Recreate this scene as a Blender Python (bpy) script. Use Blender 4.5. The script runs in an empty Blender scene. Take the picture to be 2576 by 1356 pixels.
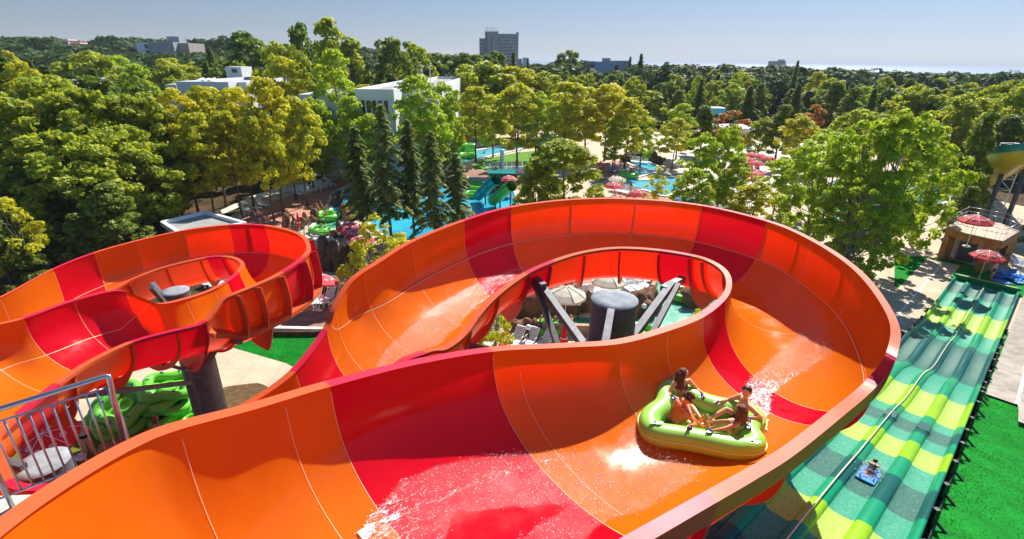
import bpy, bmesh, math, random
from mathutils import Vector, Matrix, Euler, noise
PI=math.pi
sc=bpy.context.scene
COL=sc.collection
R=math.radians
# ---------------------------------------------------------------- camera
H=16.0
PITCH=R(22.3); ROLL=R(-0.65)
cam_d=bpy.data.cameras.new('camera'); cam=bpy.data.objects.new('camera',cam_d); COL.objects.link(cam)
cam_d.lens=18; cam_d.sensor_width=36; cam_d.clip_start=.1; cam_d.clip_end=60000
CM=Matrix.Rotation(PI/2-PITCH,4,'X')@Matrix.Rotation(-ROLL,4,'Z')
CM=Matrix.Translation((0,0,H))@CM
cam.matrix_world=CM
sc.camera=cam
C0=Vector((0,0,H)); C3=CM.to_3x3()
def ray(px,py):            # direction of the sight line (view scaled to 2576 wide)
    return C3@Vector(((px-1288)/1288,-(py-678)/1288,-1))
def at_z(px,py,z=0.0):
    d=ray(px,py); return C0+d*((z-H)/d.z)
def at_y(px,py,y):
    d=ray(px,py); return C0+d*(y/d.y)
def at_drop(px,py,drop): return at_z(px,py,H-drop)
# ---------------------------------------------------------------- helpers
def tag(o,label=None,cat=None,group=None,kind=None):
    if label: o['label']=label
    if cat: o['category']=cat
    if group: o['group']=group
    if kind: o['kind']=kind
    return o
def empty(name,loc=(0,0,0),rz=0.0,label=None,cat=None,group=None):
    o=bpy.data.objects.new(name,None); COL.objects.link(o); o.location=loc; o.rotation_euler=(0,0,rz)
    o.empty_display_size=.2
    return tag(o,label,cat,group)
class MB:
    def __init__(s): s.v=[]; s.f=[]; s.sm=[]; s.mi=[]
    def add(s,vs,fs,smooth=False,mi=0):
        b=len(s.v); s.v+= [tuple(v) for v in vs]
        for f in fs: s.f.append(tuple(b+i for i in f)); s.sm.append(smooth); s.mi.append(mi)
    def box(s,c,size,M=None,mi=0,taper=1.0):
        x,y,z=size[0]/2,size[1]/2,size[2]/2; vs=[]
        for dz in (-z,z):
            k=1 if dz<0 else taper
            for dx,dy in ((-x,-y),(x,-y),(x,y),(-x,y)): vs.append(Vector((dx*k,dy*k,dz)))
        c=Vector(c)
        vs=[(M@v if M else v)+c for v in vs]
        s.add(vs,[(3,2,1,0),(4,5,6,7),(0,1,5,4),(1,2,6,5),(2,3,7,6),(3,0,4,7)],mi=mi)
    def bar(s,a,b,w,h=None,up=(0,0,1),mi=0):
        a=Vector(a); b=Vector(b); h=h or w; d=(b-a)
        if d.length<1e-6: return
        d.normalize(); u=Vector(up)
        if abs(d.dot(u))>.98: u=Vector((0,1,0))
        r=d.cross(u).normalized(); u=r.cross(d)
        vs=[p+r*sx*w/2+u*sy*h/2 for p in (a,b) for sx,sy in ((-1,-1),(1,-1),(1,1),(-1,1))]
        s.add(vs,[(0,1,2,3),(7,6,5,4),(0,4,5,1),(1,5,6,2),(2,6,7,3),(3,7,4,0)],mi=mi)
    def tube(s,pts,rad,n=10,caps=True,mi=0,closed=False):
        pts=[Vector(p) for p in pts]; m=len(pts)
        rs=rad if isinstance(rad,(list,tuple)) else [rad]*m
        vs=[]; pr=None
        for i,p in enumerate(pts):
            if closed: d=pts[(i+1)%m]-pts[i-1]
            else: d=pts[min(i+1,m-1)]-pts[max(i-1,0)]
            if d.length<1e-9: d=Vector((0,0,1))
            d.normalize()
            if pr is None:
                u=Vector((0,0,1)) if abs(d.z)<.9 else Vector((1,0,0))
                r=d.cross(u).normalized()
            else:
                r=(pr-d*pr.dot(d)); r=r.normalized() if r.length>1e-6 else d.orthogonal().normalized()
            pr=r; u=r.cross(d)
            for k in range(n):
                a=2*PI*k/n; vs.append(p+(r*math.cos(a)+u*math.sin(a))*rs[i])
        fs=[]
        for i in range(m if closed else m-1):
            j=(i+1)%m
            for k in range(n):
                fs.append((i*n+k,i*n+(k+1)%n,j*n+(k+1)%n,j*n+k))
        s.add(vs,fs,smooth=True,mi=mi)
        if caps and not closed:
            b=len(s.v)-len(vs)
            s.f.append(tuple(b+k for k in reversed(range(n)))); s.sm.append(False); s.mi.append(mi)
            s.f.append(tuple(b+(m-1)*n+k for k in range(n))); s.sm.append(False); s.mi.append(mi)
    def lathe(s,prof,c=(0,0,0),n=24,mi=0,smooth=True,sq=1.0,M=None):
        c=Vector(c); vs=[];m=len(prof)
        for r,z in prof:
            for k in range(n):
                a=2*PI*k/n; v=Vector((r*math.cos(a),r*math.sin(a)*sq,z)); vs.append((M@v if M else v)+c)
        fs=[(i*n+k,i*n+(k+1)%n,(i+1)*n+(k+1)%n,(i+1)*n+k) for i in range(m-1) for k in range(n)]
        s.add(vs,fs,smooth,mi)
    def ell(s,c,r,M=None,n=12,m=8,mi=0,jit=0,seed=0):
        c=Vector(c); vs=[]; rr=random.Random(seed)
        r=(r,r,r) if not isinstance(r,(list,tuple)) else r
        for i in range(m+1):
            t=PI*i/m
            for k in range(n):
                a=2*PI*k/n; v=Vector((r[0]*math.sin(t)*math.cos(a),r[1]*math.sin(t)*math.sin(a),r[2]*math.cos(t)))
                if jit: v*=1+jit*noise.noise(v*(1.1/max(r))+Vector((seed*3.1,seed,0)))*1.5
                vs.append((M@v if M else v)+c)
        fs=[(i*n+k,(i+1)*n+k,(i+1)*n+(k+1)%n,i*n+(k+1)%n) for i in range(m) for k in range(n)]
        s.add(vs,fs,True,mi)
    def prism(s,pts,z0,z1,mi=0):
        n=len(pts); vs=[(p[0],p[1],z0) for p in pts]+[(p[0],p[1],z1) for p in pts]
        s.add(vs,[tuple(reversed(range(n))),tuple(range(n,2*n))]+[(i,(i+1)%n,n+(i+1)%n,n+i) for i in range(n)],mi=mi)
    def quad(s,a,b,c,d,mi=0): s.add([a,b,c,d],[(0,1,2,3)],mi=mi)
    def mesh(s,name,mats):
        me=bpy.data.meshes.new(name); me.from_pydata(s.v,[],s.f)
        if not isinstance(mats,(list,tuple)): mats=[mats]
        for m in mats: me.materials.append(m)
        me.polygons.foreach_set('use_smooth',s.sm)
        if len(mats)>1: me.polygons.foreach_set('material_index',s.mi)
        me.update(); return me
    def build(s,name,mats,parent=None,loc=None,**kw):
        o=bpy.data.objects.new(name,s.mesh(name,mats)); COL.objects.link(o)
        if parent: o.parent=parent
        if loc is not None: o.location=loc
        return tag(o,**kw)
def fixn(o):
    bm=bmesh.new(); bm.from_mesh(o.data); bmesh.ops.remove_doubles(bm,verts=bm.verts,dist=1e-4)
    bmesh.ops.recalc_face_normals(bm,faces=bm.faces); bm.to_mesh(o.data); bm.free(); return o
def copy_tree(o,parent=None):
    c=o.copy(); COL.objects.link(c)
    if parent is not None:
        c.parent=parent; c.matrix_parent_inverse=o.matrix_parent_inverse.copy()
    for ch in o.children: copy_tree(ch,c)
    return c
USED=set()
def place(proto,loc,rz=0.0,sc_=1.0,label=None,group=None,rot=None):
    """first use moves the prototype itself, later uses copy it"""
    if proto.name in USED: o=copy_tree(proto)
    else: o=proto; USED.add(proto.name)
    o.location=loc; o.rotation_euler=rot if rot else (0,0,rz)
    o.scale=(sc_,)*3 if not isinstance(sc_,(tuple,list)) else sc_
    if label: o['label']=label
    if group: o['group']=group
    return o
# ---------------------------------------------------------------- materials
def srgb(h):
    h=h.lstrip('#'); c=[int(h[i:i+2],16)/255 for i in (0,2,4)]
    return tuple(x/12.92 if x<=.04045 else ((x+.055)/1.055)**2.4 for x in c)+(1,)
def mat(name,col,rough=.6,metal=0,spec=.5,noise_amt=0.0,noise_scale=5.0,bump=0.0,bscale=20.0,coat=0,trans=None,tmix=.3,objrand=0.0,detail=6,stretch=None,col2=None):
    m=bpy.data.materials.new(name); m.use_nodes=True; nt=m.node_tree; N=nt.nodes; L=nt.links
    p=N['Principled BSDF']; c=col if len(col)==4 else tuple(col)+(1,)
    p.inputs['Base Color'].default_value=c; p.inputs['Roughness'].default_value=rough
    p.inputs['Metallic'].default_value=metal; p.inputs['Specular IOR Level'].default_value=spec
    p.inputs['Coat Weight'].default_value=coat; p.inputs['Coat Roughness'].default_value=.06
    tc=N.new('ShaderNodeTexCoord'); src=tc.outputs['Object']
    if stretch:
        mp=N.new('ShaderNodeMapping'); mp.inputs['Scale'].default_value=stretch; L.new(src,mp.inputs[0]); src=mp.outputs[0]
    colout=None
    if noise_amt or col2:
        nz=N.new('ShaderNodeTexNoise'); nz.inputs['Scale'].default_value=noise_scale; nz.inputs['Detail'].default_value=detail; nz.inputs['Roughness'].default_value=.65
        L.new(src,nz.inputs['Vector'])
        mx=N.new('ShaderNodeMix'); mx.data_type='RGBA'
        a=col2 if col2 else tuple(x*(1-noise_amt) for x in c[:3])+(1,)
        b=c if col2 else tuple(min(1,x*(1+noise_amt)) for x in c[:3])+(1,)
        mx.inputs[6].default_value=a if len(a)==4 else tuple(a)+(1,); mx.inputs[7].default_value=b
        mr=N.new('ShaderNodeMapRange'); mr.inputs[1].default_value=.35; mr.inputs[2].default_value=.65
        L.new(nz.outputs['Fac'],mr.inputs[0]); L.new(mr.outputs[0],mx.inputs[0]); colout=mx.outputs[2]
    if objrand:
        oi=N.new('ShaderNodeObjectInfo'); hs=N.new('ShaderNodeHueSaturation')
        mr=N.new('ShaderNodeMapRange'); mr.inputs[3].default_value=1-objrand; mr.inputs[4].default_value=1+objrand
        L.new(oi.outputs['Random'],mr.inputs[0]); L.new(mr.outputs[0],hs.inputs['Value'])
        if colout: L.new(colout,hs.inputs['Color'])
        else: hs.inputs['Color'].default_value=c
        colout=hs.outputs[0]
    if colout: L.new(colout,p.inputs['Base Color'])
    if bump:
        nb=N.new('ShaderNodeTexNoise'); nb.inputs['Scale'].default_value=bscale; nb.inputs['Detail'].default_value=5
        L.new(src,nb.inputs['Vector']); bp=N.new('ShaderNodeBump'); bp.inputs['Strength'].default_value=bump; bp.inputs['Distance'].default_value=.05
        L.new(nb.outputs['Fac'],bp.inputs['Height']); L.new(bp.outputs[0],p.inputs['Normal'])
    if trans:
        t=N.new('ShaderNodeBsdfTranslucent'); t.inputs[0].default_value=tuple(trans)+(1,) if len(trans)==3 else trans
        ms=N.new('ShaderNodeMixShader'); ms.inputs[0].default_value=tmix
        L.new(p.outputs[0],ms.inputs[1]); L.new(t.outputs[0],ms.inputs[2]); L.new(ms.outputs[0],N['Material Output'].inputs[0])
    return m
M={}
M['orange']=mat('orange_gelcoat',(.90,.20,.007),rough=.14,spec=.33,coat=0,trans=(1,.010,.004),tmix=.38,noise_amt=.06,noise_scale=1.1)
M['red']=mat('red_gelcoat',(.80,.004,.02),rough=.13,spec=.33,coat=0,trans=(.6,.002,.01),tmix=.4,noise_amt=.03,noise_scale=.7)
M['rim_orange']=mat('rim_orange',(.62,.085,.02),rough=.45,spec=.3,noise_amt=.06,noise_scale=2.0)
M['rim_red']=mat('rim_red',(.58,.01,.04),rough=.42,spec=.3,noise_amt=.06,noise_scale=2.0)
for k_ in ('orange','red'):
    nt=M[k_].node_tree;N=nt.nodes;L=nt.links;p=N['Principled BSDF']; tc=N.new('ShaderNodeTexCoord')
    n1=N.new('ShaderNodeTexNoise'); n1.inputs['Scale'].default_value=1.3; n1.inputs['Detail'].default_value=9; n1.inputs['Roughness'].default_value=.7; L.new(tc.outputs['Object'],n1.inputs['Vector'])
    mr=N.new('ShaderNodeMapRange'); mr.inputs[1].default_value=.35; mr.inputs[2].default_value=.7; mr.inputs[3].default_value=.09; mr.inputs[4].default_value=.30; L.new(n1.outputs['Fac'],mr.inputs[0]); L.new(mr.outputs[0],p.inputs['Roughness'])
    n2=N.new('ShaderNodeTexNoise'); n2.inputs['Scale'].default_value=.55; n2.inputs['Detail'].default_value=3; L.new(tc.outputs['Object'],n2.inputs['Vector'])
    bp=N.new('ShaderNodeBump'); bp.inputs['Strength'].default_value=.35; bp.inputs['Distance'].default_value=.12; L.new(n2.outputs['Fac'],bp.inputs['Height']); L.new(bp.outputs[0],p.inputs['Normal'])
M['seam']=mat('sealant',(.95,.62,.34),rough=.5)
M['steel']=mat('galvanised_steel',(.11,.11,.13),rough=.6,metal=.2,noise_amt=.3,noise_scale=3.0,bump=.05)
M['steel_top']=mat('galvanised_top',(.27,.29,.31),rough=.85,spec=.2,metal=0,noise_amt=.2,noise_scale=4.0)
M['dark_steel']=mat('dark_steel',(.12,.12,.15),rough=.45,metal=.6,noise_amt=.3,noise_scale=5.0)
M['rail_steel']=mat('rail_steel',(.42,.42,.48),rough=.3,metal=.85,noise_amt=.1,noise_scale=10)
# ---------------------------------------------------------------- world and sun
SKYG=.50
SUN_AZ=R(27); SUN_EL=R(44)   # azimuth measured from the view direction towards the right
w=bpy.data.worlds.new('World'); sc.world=w; w.use_nodes=True
nt=w.node_tree; bg=nt.nodes['Background']
sky=nt.nodes.new('ShaderNodeTexSky'); sky.sky_type='NISHITA'; sky.sun_disc=False
sky.sun_elevation=SUN_EL; sky.sun_rotation=SUN_AZ; sky.air_density=1.0; sky.dust_density=.35; sky.ozone_density=1.2; sky.altitude=0
# a pale milky summer sky: the Nishita sky blended with a soft elevation gradient
N_=nt.nodes; L_=nt.links
tc=N_.new('ShaderNodeTexCoord'); sx=N_.new('ShaderNodeSeparateXYZ'); L_.new(tc.outputs['Generated'],sx.inputs[0])
rp=N_.new('ShaderNodeValToRGB'); L_.new(sx.outputs['Z'],rp.inputs[0])
rp.color_ramp.elements[0].position=0.0; rp.color_ramp.elements[0].color=(.62,.69,.80,1)
rp.color_ramp.elements[1].position=1.0; rp.color_ramp.elements[1].color=(.07,.17,.42,1)
for p_,c_ in ((.05,(.48,.61,.82,1)),(.12,(.31,.52,.84,1)),(.26,(.13,.32,.66,1))):
    el=rp.color_ramp.elements.new(p_); el.color=c_
rx=N_.new('ShaderNodeMapRange'); rx.inputs[1].default_value=-.75; rx.inputs[2].default_value=.75; rx.inputs[3].default_value=.6; rx.inputs[4].default_value=1.18
L_.new(sx.outputs['X'],rx.inputs[0])
sc1=N_.new('ShaderNodeVectorMath'); sc1.operation='SCALE'; L_.new(rp.outputs[0],sc1.inputs[0])
mu=N_.new('ShaderNodeMath'); mu.operation='MULTIPLY'; mu.inputs[1].default_value=SKYG/.11; L_.new(rx.outputs[0],mu.inputs[0]); L_.new(mu.outputs[0],sc1.inputs['Scale'])
mxs=N_.new('ShaderNodeMix'); mxs.data_type='RGBA'; mxs.inputs[0].default_value=.92
L_.new(sky.outputs[0],mxs.inputs[6]); L_.new(sc1.outputs[0],mxs.inputs[7])
L_.new(mxs.outputs[2],bg.inputs[0]); bg.inputs[1].default_value=.11
sl=bpy.data.lights.new('sun','SUN'); sl.energy=5.0; sl.angle=R(.5); sl.color=(1,.955,.88)
sun=bpy.data.objects.new('sun',sl); COL.objects.link(sun)
SD=Vector((math.sin(SUN_AZ)*math.cos(SUN_EL),math.cos(SUN_AZ)*math.cos(SUN_EL),math.sin(SUN_EL)))
sun.rotation_euler=SD.to_track_quat('Z','Y').to_euler(); sun.location=(0,0,60)
sc.view_settings.view_transform='Standard'; sc.view_settings.look='None'; sc.view_settings.exposure=.80; sc.view_settings.gamma=1
sc.cycles.use_denoising=True
sc.cycles.max_bounces=6; sc.cycles.diffuse_bounces=3; sc.cycles.glossy_bounces=3; sc.cycles.transmission_bounces=4; sc.cycles.transparent_max_bounces=12
sc.cycles.sample_clamp_indirect=6; sc.cycles.caustics_reflective=False; sc.cycles.caustics_refractive=False
# ================================================================ big slides
def catmull(P,t):
    n=len(P); i=max(0,min(n-2,int(math.floor(t)))); u=t-i
    p1=P[i];p2=P[i+1]
    p0=P[i-1] if i>0 else p1*2-p2
    p3=P[i+2] if i+2<n else p2*2-p1
    return .5*((2*p1)+(p2-p0)*u+(2*p0-5*p1+4*p2-p3)*u*u+(3*p1-p0-3*p2+p3)*u**3)
class Slide:
    def __init__(s,ctrl,power=.72):
        s.A=[c[0] for c in ctrl]; s.B=[c[1] for c in ctrl]; s.D=[c[2] for c in ctrl]; s.n=len(ctrl); s.pw=power
    def ends(s,t):
        return catmull(s.A,t),catmull(s.B,t),catmull(s.D,t)
    def frame(s,t):
        a,b,d=s.ends(t); ab=b-a; L=ab.length; e=ab/L
        dn=Vector((0,0,-1)); dn=(dn-e*dn.dot(e)*.8).normalized()
        return a,b,d,e,L,dn
    def pt(s,t,w,off=0.0):      # w 0..1 from rim A to rim B; off lifts along the inner normal
        a,b,d,e,L,dn=s.frame(t); th=PI*w
        def P(th): return a+e*L*(1-math.cos(th))/2+dn*d*max(0,math.sin(th))**s.pw
        p=P(th)
        if off:
            q=P(min(PI,th+.03))-P(max(0,th-.03)); q.normalize()
            f=s.tan(t); nn=q.cross(f); 
            if nn.dot(-dn)<0 and .15<w<.85: nn=-nn
            c=(a+b)/2
            if nn.dot(c-p)<0: nn=-nn
            p=p+nn.normalized()*off
        return p
    def tan(s,t):
        a0,b0,_=s.ends(max(0,t-.05)); a1,b1,_=s.ends(min(s.n-1,t+.05))
        return ((a1+b1)-(a0+b0)).normalized()
    def build(s,root,segs,K=26,res=10,rimA=(.2,.08),rimB=(.2,.08),thin=(),seamw=(.2,),ribs=(),ledges=()):
        for (t0,t1,cn) in segs:
            n=max(2,int((t1-t0)*res+.5)); m=MB(); vs=[]
            for i in range(n+1):
                t=t0+(t1-t0)*i/n
                for k in range(K+1): vs.append(s.pt(t,k/K))
            W=K+1
            fs=[(i*W+k,(i+1)*W+k,(i+1)*W+k+1,i*W+k+1) for i in range(n) for k in range(K)]
            m.add(vs,fs,True)
            o=m.build('trough_section',M[cn],root,label=('orange' if cn=='orange' else 'red')+' fibreglass trough section')
            # rims
            for side,(rw,rh) in ((0,rimA),(1,rimB)):
                m=MB(); ring=[]
                for i in range(n+1):
                    t=t0+(t1-t0)*i/n; a,bb,d,e,L,dn=s.frame(t)
                    h=Vector((e.x,e.y,0)).normalized()*(1 if side else -1); p=bb if side else a
                    hh=rh(t) if callable(rh) else rh
                    ring.append([p+Vector((0,0,.012))-h*.03,p+Vector((0,0,.012))+h*rw,p+h*rw-Vector((0,0,hh)),p-h*.03-Vector((0,0,hh))+h*.075])
                vv=[x for r_ in ring for x in r_]
                m.add(vv,[(i*4+k,i*4+(k+1)%4,(i+1)*4+(k+1)%4,(i+1)*4+k) for i in range(n) for k in range(4)])
                m.add(ring[0],[(3,2,1,0)]); m.add(ring[-1],[(0,1,2,3)])
                fixn(m.build('rim',M['rim_'+cn],o))
        # seams between panels: thin raised sealant lines
        lines=[(x,0,1) for x in sorted({x for g in segs for x in g[:2]})]+[(x if isinstance(x,tuple) else (x,0,1)) for x in thin]
        for x,w0,w1 in lines:
            if x<=segs[0][0]+.01 or x>=segs[-1][1]-.01: continue
            vv=[]; m=MB()
            dt=.006/max(.2,(s.pt(min(s.n-1,x+.1),.5)-s.pt(max(0,x-.1),.5)).length/.2)
            for k in range(41):
                ww=w0+(w1-w0)*k/40
                ww=min(.995,max(.005,ww))
                q_=s.pt(x,ww,.008); dv=(s.pt(x+.04,ww,.008)-s.pt(x-.04,ww,.008)).normalized()*.0045; vv+=[q_-dv,q_+dv]
            m.add(vv,[(2*k,2*k+1,2*k+3,2*k+2) for k in range(40)]); m.build('seam_line',M['seam'],root)
        for sw in seamw:
            sw_,t0,t1=sw; n=int((t1-t0)*res); m=MB()
            vv=[]
            for i in range(n+1):
                t=t0+(t1-t0)*i/n; sw=sw_(t) if callable(sw_) else sw_; vv+=[s.pt(t,sw-.0016,.008),s.pt(t,sw+.0016,.008)]
            m.add(vv,[(2*i,2*i+1,2*i+3,2*i+2) for i in range(n)]); m.build('seam_line',M['seam'],root)
        # ribs: (t, colour, w0, w1, height, saddle depth, saddle centre)
        for x in ribs:
            t,cn,w0,w1,hh=x[:5]; sd,scn=(x[5],x[6]) if len(x)>5 else (0,.5)
            m=MB(); vv=[]; a,bb,d,e,L,dn=s.frame(t); f=s.tan(t)*.03; KK=28
            for k in range(KK+1):
                ww=w0+(w1-w0)*k/KK; p=s.pt(t,ww,-.012); q=s.pt(t,ww,-.012-hh)
                q=q+dn*sd*max(0,1-abs(ww-scn)/.2)
                vv+=[p-f,q-f,q+f,p+f]
            m.add(vv,[(4*k+j,4*(k+1)+j,4*(k+1)+(j+1)%4,4*k+(j+1)%4) for k in range(KK) for j in range(4)])
            m.add(vv[:4],[(0,1,2,3)]); m.add(vv[-4:],[(3,2,1,0)])
            m.build('rib',M['rim_'+cn],root)
        for (w,t0,t1,wd) in ledges:      # horizontal stiffening flange on the outside of the raised wall
            m=MB(); vv=[]; n=int((t1-t0)*res)
            for i in range(n+1):
                t=t0+(t1-t0)*i/n; w_=w(t) if callable(w) else w; p=s.pt(t,w_,-.012); q=s.pt(t,w_,-.012-wd)
                z=Vector((0,0,.05)); q=Vector((q.x,q.y,(q.z+p.z*2)/3)); vv+=[p+z,q+z,q-z*2.4,p-z]
            m.add(vv,[(4*i+j,4*(i+1)+j,4*(i+1)+(j+1)%4,4*i+(j+1)%4) for i in range(n) for j in range(4)])
            m.add(vv[:4],[(0,1,2,3)]); m.add(vv[-4:],[(3,2,1,0)])
            m.build('stiffener',M['rim_orange'],root)
def pr(ix,iy,di,ox,oy,do,dep): return (at_drop(ix,iy,di),at_drop(ox,oy,do),dep)
def prw(a,b,dep): return (Vector(a),Vector(b),dep)

def pz(ix,iy,di,ox,oy,do,dep): return pr(ix/3,452+iy/3,di,ox/3,452+oy/3,do,dep)
def zz(x,y,d): return Vector((x,y,H-d))
# one continuous slide: rim A is on the rider's left, rim B on the right
ctrl=[
 pr(-700,1960,2.6, 800,4200,2.8,3.2),                      # 0  under the camera, leaving the start platform
 pr(-60,1398,3.0, 900,2700,3.2,3.2),                       # 1
 pr(150,1238,3.35, 1000,2050,3.5,3.1),                     # 2
 pr(330,1130,3.7, 1060,1800,3.8,2.9),                      # 3
 pr(450,1080,3.9, 1130,1650,4.0,2.7),                      # 4
 pr(640,1029,4.25, 1300,1500,4.35,2.35),                     # 5
 pr(830,972,4.6, 1450,1425,4.55,2.1),                       # 6  orange > red
 pr(1040,918,4.9, 1620,1330,4.72,1.95),                     # 7
 pr(1240,884,5.1, 1775,1243,4.85,1.85),                      # 8  red > orange
 pr(1420,874,5.25, 1870,1190,4.95,1.7),                    # 9
 pr(1560,864,5.35, 1970,1130,5.05,1.62),                     # 10
 pr(1680,832,5.45, 2085,1042,5.15,1.58),                   # 11
 pr(1770,796,5.55, 2180,962,5.25,1.58),                     # 12 orange > red
 pr(1826,750,5.6, 2236,880,4.75,1.9),                      # 13 red > orange
 pr(1839,712,5.65, 2232,790,4.9,1.95),                     # 14
 pr(1826,680,5.65, 2150,680,5.0,1.95),                     # 15
 pr(1790,656,5.65, 2040,605,5.05,1.95),                    # 16
 pr(1745,642,5.7, 1928,557,5.1,1.95),                      # 17 orange > red
 pr(1660,628,5.7, 1765,518,5.1,1.95),                      # 18 red > orange
 pr(1560,622,5.75, 1600,502,5.1,1.95),                     # 19
 pr(1470,632,5.8, 1440,503,5.15,1.95),                     # 20
 pr(1390,655,5.85, 1287,522,5.2,1.95),                     # 21 orange > red
 pr(1320,686,5.95, 1168,556,5.3,1.95),                     # 22 red > orange
 pr(1250,735,6.05, 1040,608,5.45,1.95),                    # 23
 pr(1200,785,6.2, 955,660,5.6,1.95),                       # 24
 pr(1160,838,6.35, 888,706,5.8,1.95),                      # 25
 pr(1112,874,6.4, 845,775,6.2,1.9),                        # 26
 pr(1062,884,6.4, 822,832,6.6,1.8),                        # 27 orange > red
 pr(970,940,6.5, 742,936,7.0,1.75),                        # 28 red > orange
 pr(860,1180,7.5, 620,1022,7.3,1.7),                       # 29
 pr(640,1300,7.8, 450,1110,7.5,1.7),                       # 30
 pr(400,1460,7.9, 290,1178,7.7,1.7),                       # 31
 (zz(-8.1,4.3,8.0),at_drop(158,1220,7.75),1.7),            # 32
 (zz(-10.3,4.2,8.0),at_drop(73,1233,7.75),1.7),            # 33
 (zz(-12.7,5.2,8.0),at_drop(12,1212,7.8),1.7),             # 34
 (zz(-14.5,7.3,7.9),zz(-11.1,8.7,7.8),1.7),                # 35
 (zz(-15.3,9.4,7.8),at_drop(0,1075,7.8),1.7),              # 36
 (zz(-15.7,11.6,7.7),at_drop(136,965,7.85),1.7),           # 37
 (zz(-15.8,13.2,7.6),at_drop(227,906,7.9),1.7),            # 38
 pz(180,1050,7.6,975,1225,7.95,1.7),                       # 39 orange > red
 pz(560,915,7.7,1240,1150,7.9,1.75),                       # 40
 pz(885,840,7.8,1500,1085,7.85,1.8),                        # 41 (red > orange at the near rim)
 pz(1060,888,8.0,1590,1000,7.7,1.9),                        # 42
 pz(1210,938,8.2,1665,905,7.5,1.95),                        # 43
 pz(1400,903,8.3,1765,855,7.4,2.0),                      # 44
 pz(1560,852,8.4,1910,796,7.4,2.05),                        # 45
 pz(1690,790,8.4,2080,717,7.4,2.1),                        # 46 orange > red
 pz(1790,715,8.4,2255,600,7.4,2.2),                        # 47 red > orange
 pz(1843,645,8.4,2318,510,7.5,2.2),                        # 48
 pz(1800,597,8.4,2240,410,7.6,2.1),                        # 49
 pz(1700,575,8.4,1995,348,7.7,2.0),                        # 50 orange > red
 pz(1560,584,8.4,1722,345,7.7,1.95),                       # 51 red > orange
 pz(1250,655,8.4,1390,385,7.75,1.9),                       # 52
 pz(1000,745,8.4,1030,465,7.75,1.9),                       # 53
 pz(800,850,8.45,712,556,7.8,1.9),                         # 54 orange > red
 pz(430,1000,8.45,400,680,7.8,1.9),                        # 55 red > orange
 pz(60,1150,8.5,0,895,7.85,1.9),                           # 56
 pz(-300,1290,8.55,-500,1120,7.9,1.9),                     # 57
 pz(-900,1560,8.6,-1500,1350,8.0,1.9),                     # 58
]
MS=Slide(ctrl)
ms_root=empty('water_slide',(3.0,11.5,0),0,'huge open orange and red fibreglass water slide looping round grey columns','water slide')
def keep(root,f):
    before=set(bpy.data.objects)
    f()
    inv=Matrix.Translation(-root.location)
    for o in set(bpy.data.objects)-before:
        if o.parent==root: o.matrix_parent_inverse=inv
def lowstep(t): return .08+.24*max(0,min(1,(13-t)*1.5)) if t<13 else .08
def wm(t): return .8+.19*max(0,1-(t-12.4)/1.2)**2+.19*max(0,min(1,(t-23)/3.6))**2
def wl_(t): return .78+.21*max(0,1-(t-41.3)/2.4)
def wa(t): return .22-.2*max(0,(t-40.6)/1.6)
fins=[]
for t,c in [(13.2,'red'),(14.2,'orange'),(15.3,'orange'),(16.3,'orange'),(17,'red'),(18,'red'),(19,'orange'),(20,'orange'),(21,'red'),(22,'red'),(23,'orange'),(24,'orange')]: fins.append((t,c,.8,.995,.07))
for t,c in [(44,'orange'),(45,'orange'),(46,'orange'),(46.9,'red'),(47.7,'red'),(48.5,'red'),(49.5,'orange'),(50.5,'orange'),(52,'orange'),(53,'orange')]: fins.append((t,c,.77,.995,.34))
rings=[(6,'red',.02,.98,.12),(8,'red',.02,.98,.12),(10,'orange',.02,.98,.12),(12,'red',.02,.98,.12),
 (15,'orange',.01,.8,.1),(16.5,'orange',.01,.8,.1),(17.1,'red',.01,.8,.12,.55,.3),(18,'red',.01,.8,.12),(19,'orange',.01,.8,.1,.2,.18),(20,'orange',.01,.8,.1,.2,.18),(21.1,'red',.01,.8,.12),(21.9,'red',.01,.8,.12,.6,.3),(23,'orange',.01,.8,.1,.5,.3),(24.5,'orange',.01,.8,.1),(26,'orange',.01,.8,.1),
 (39,'orange',.1,.99,.12,.5,.62),(40.3,'orange',.1,.99,.12,.2,.6),(41.4,'red',.1,.99,.1,.6,.62),(43.6,'orange',.1,.78,.1),(45.4,'orange',.1,.78,.1,.6,.6),(47,'red',.1,.78,.1),(37.4,'orange',.1,.99,.1,.5,.7),
 (50.2,'red',.01,.8,.12,.3,.2),(51.2,'orange',.01,.8,.1,.3,.2),(52,'orange',.01,.8,.12,.25,.2),(53.2,'orange',.01,.8,.12,.25,.2)]
keep(ms_root,lambda:MS.build(ms_root,[(0,6,'orange'),(6,8,'red'),(8,12,'orange'),(12,13,'red'),(13,17,'orange'),(17,18,'red'),(18,21,'orange'),(21,22,'red'),(22,27,'orange'),(27,28,'red'),
  (28,31.6,'orange'),(31.6,34,'red'),(34,36.3,'orange'),(36.3,37,'red'),(37,39,'orange'),(39,41.3,'red'),(41.3,46.2,'orange'),(46.2,47.2,'red'),(47.2,50,'orange'),(50,51,'red'),(51,54,'orange'),(54,55,'red'),(55,58,'orange')],
  rimA=(.17,.07),rimB=(.16,lowstep),thin=[4,5.4,(8.35,.05,.6),(10,.05,.4),11,15,16,(19,.55,1),20,23,24.5,26,29,30,38,40,44,45.4,48.5,49.5,52,53,56,57],
  seamw=[(wm,12.4,26.6),(wa,37.5,42.2),(wl_,41.4,57.9)],ribs=fins+rings,ledges=[(wm,13.2,25.2,.07),(wl_,41.8,54,.34)]))
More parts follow.
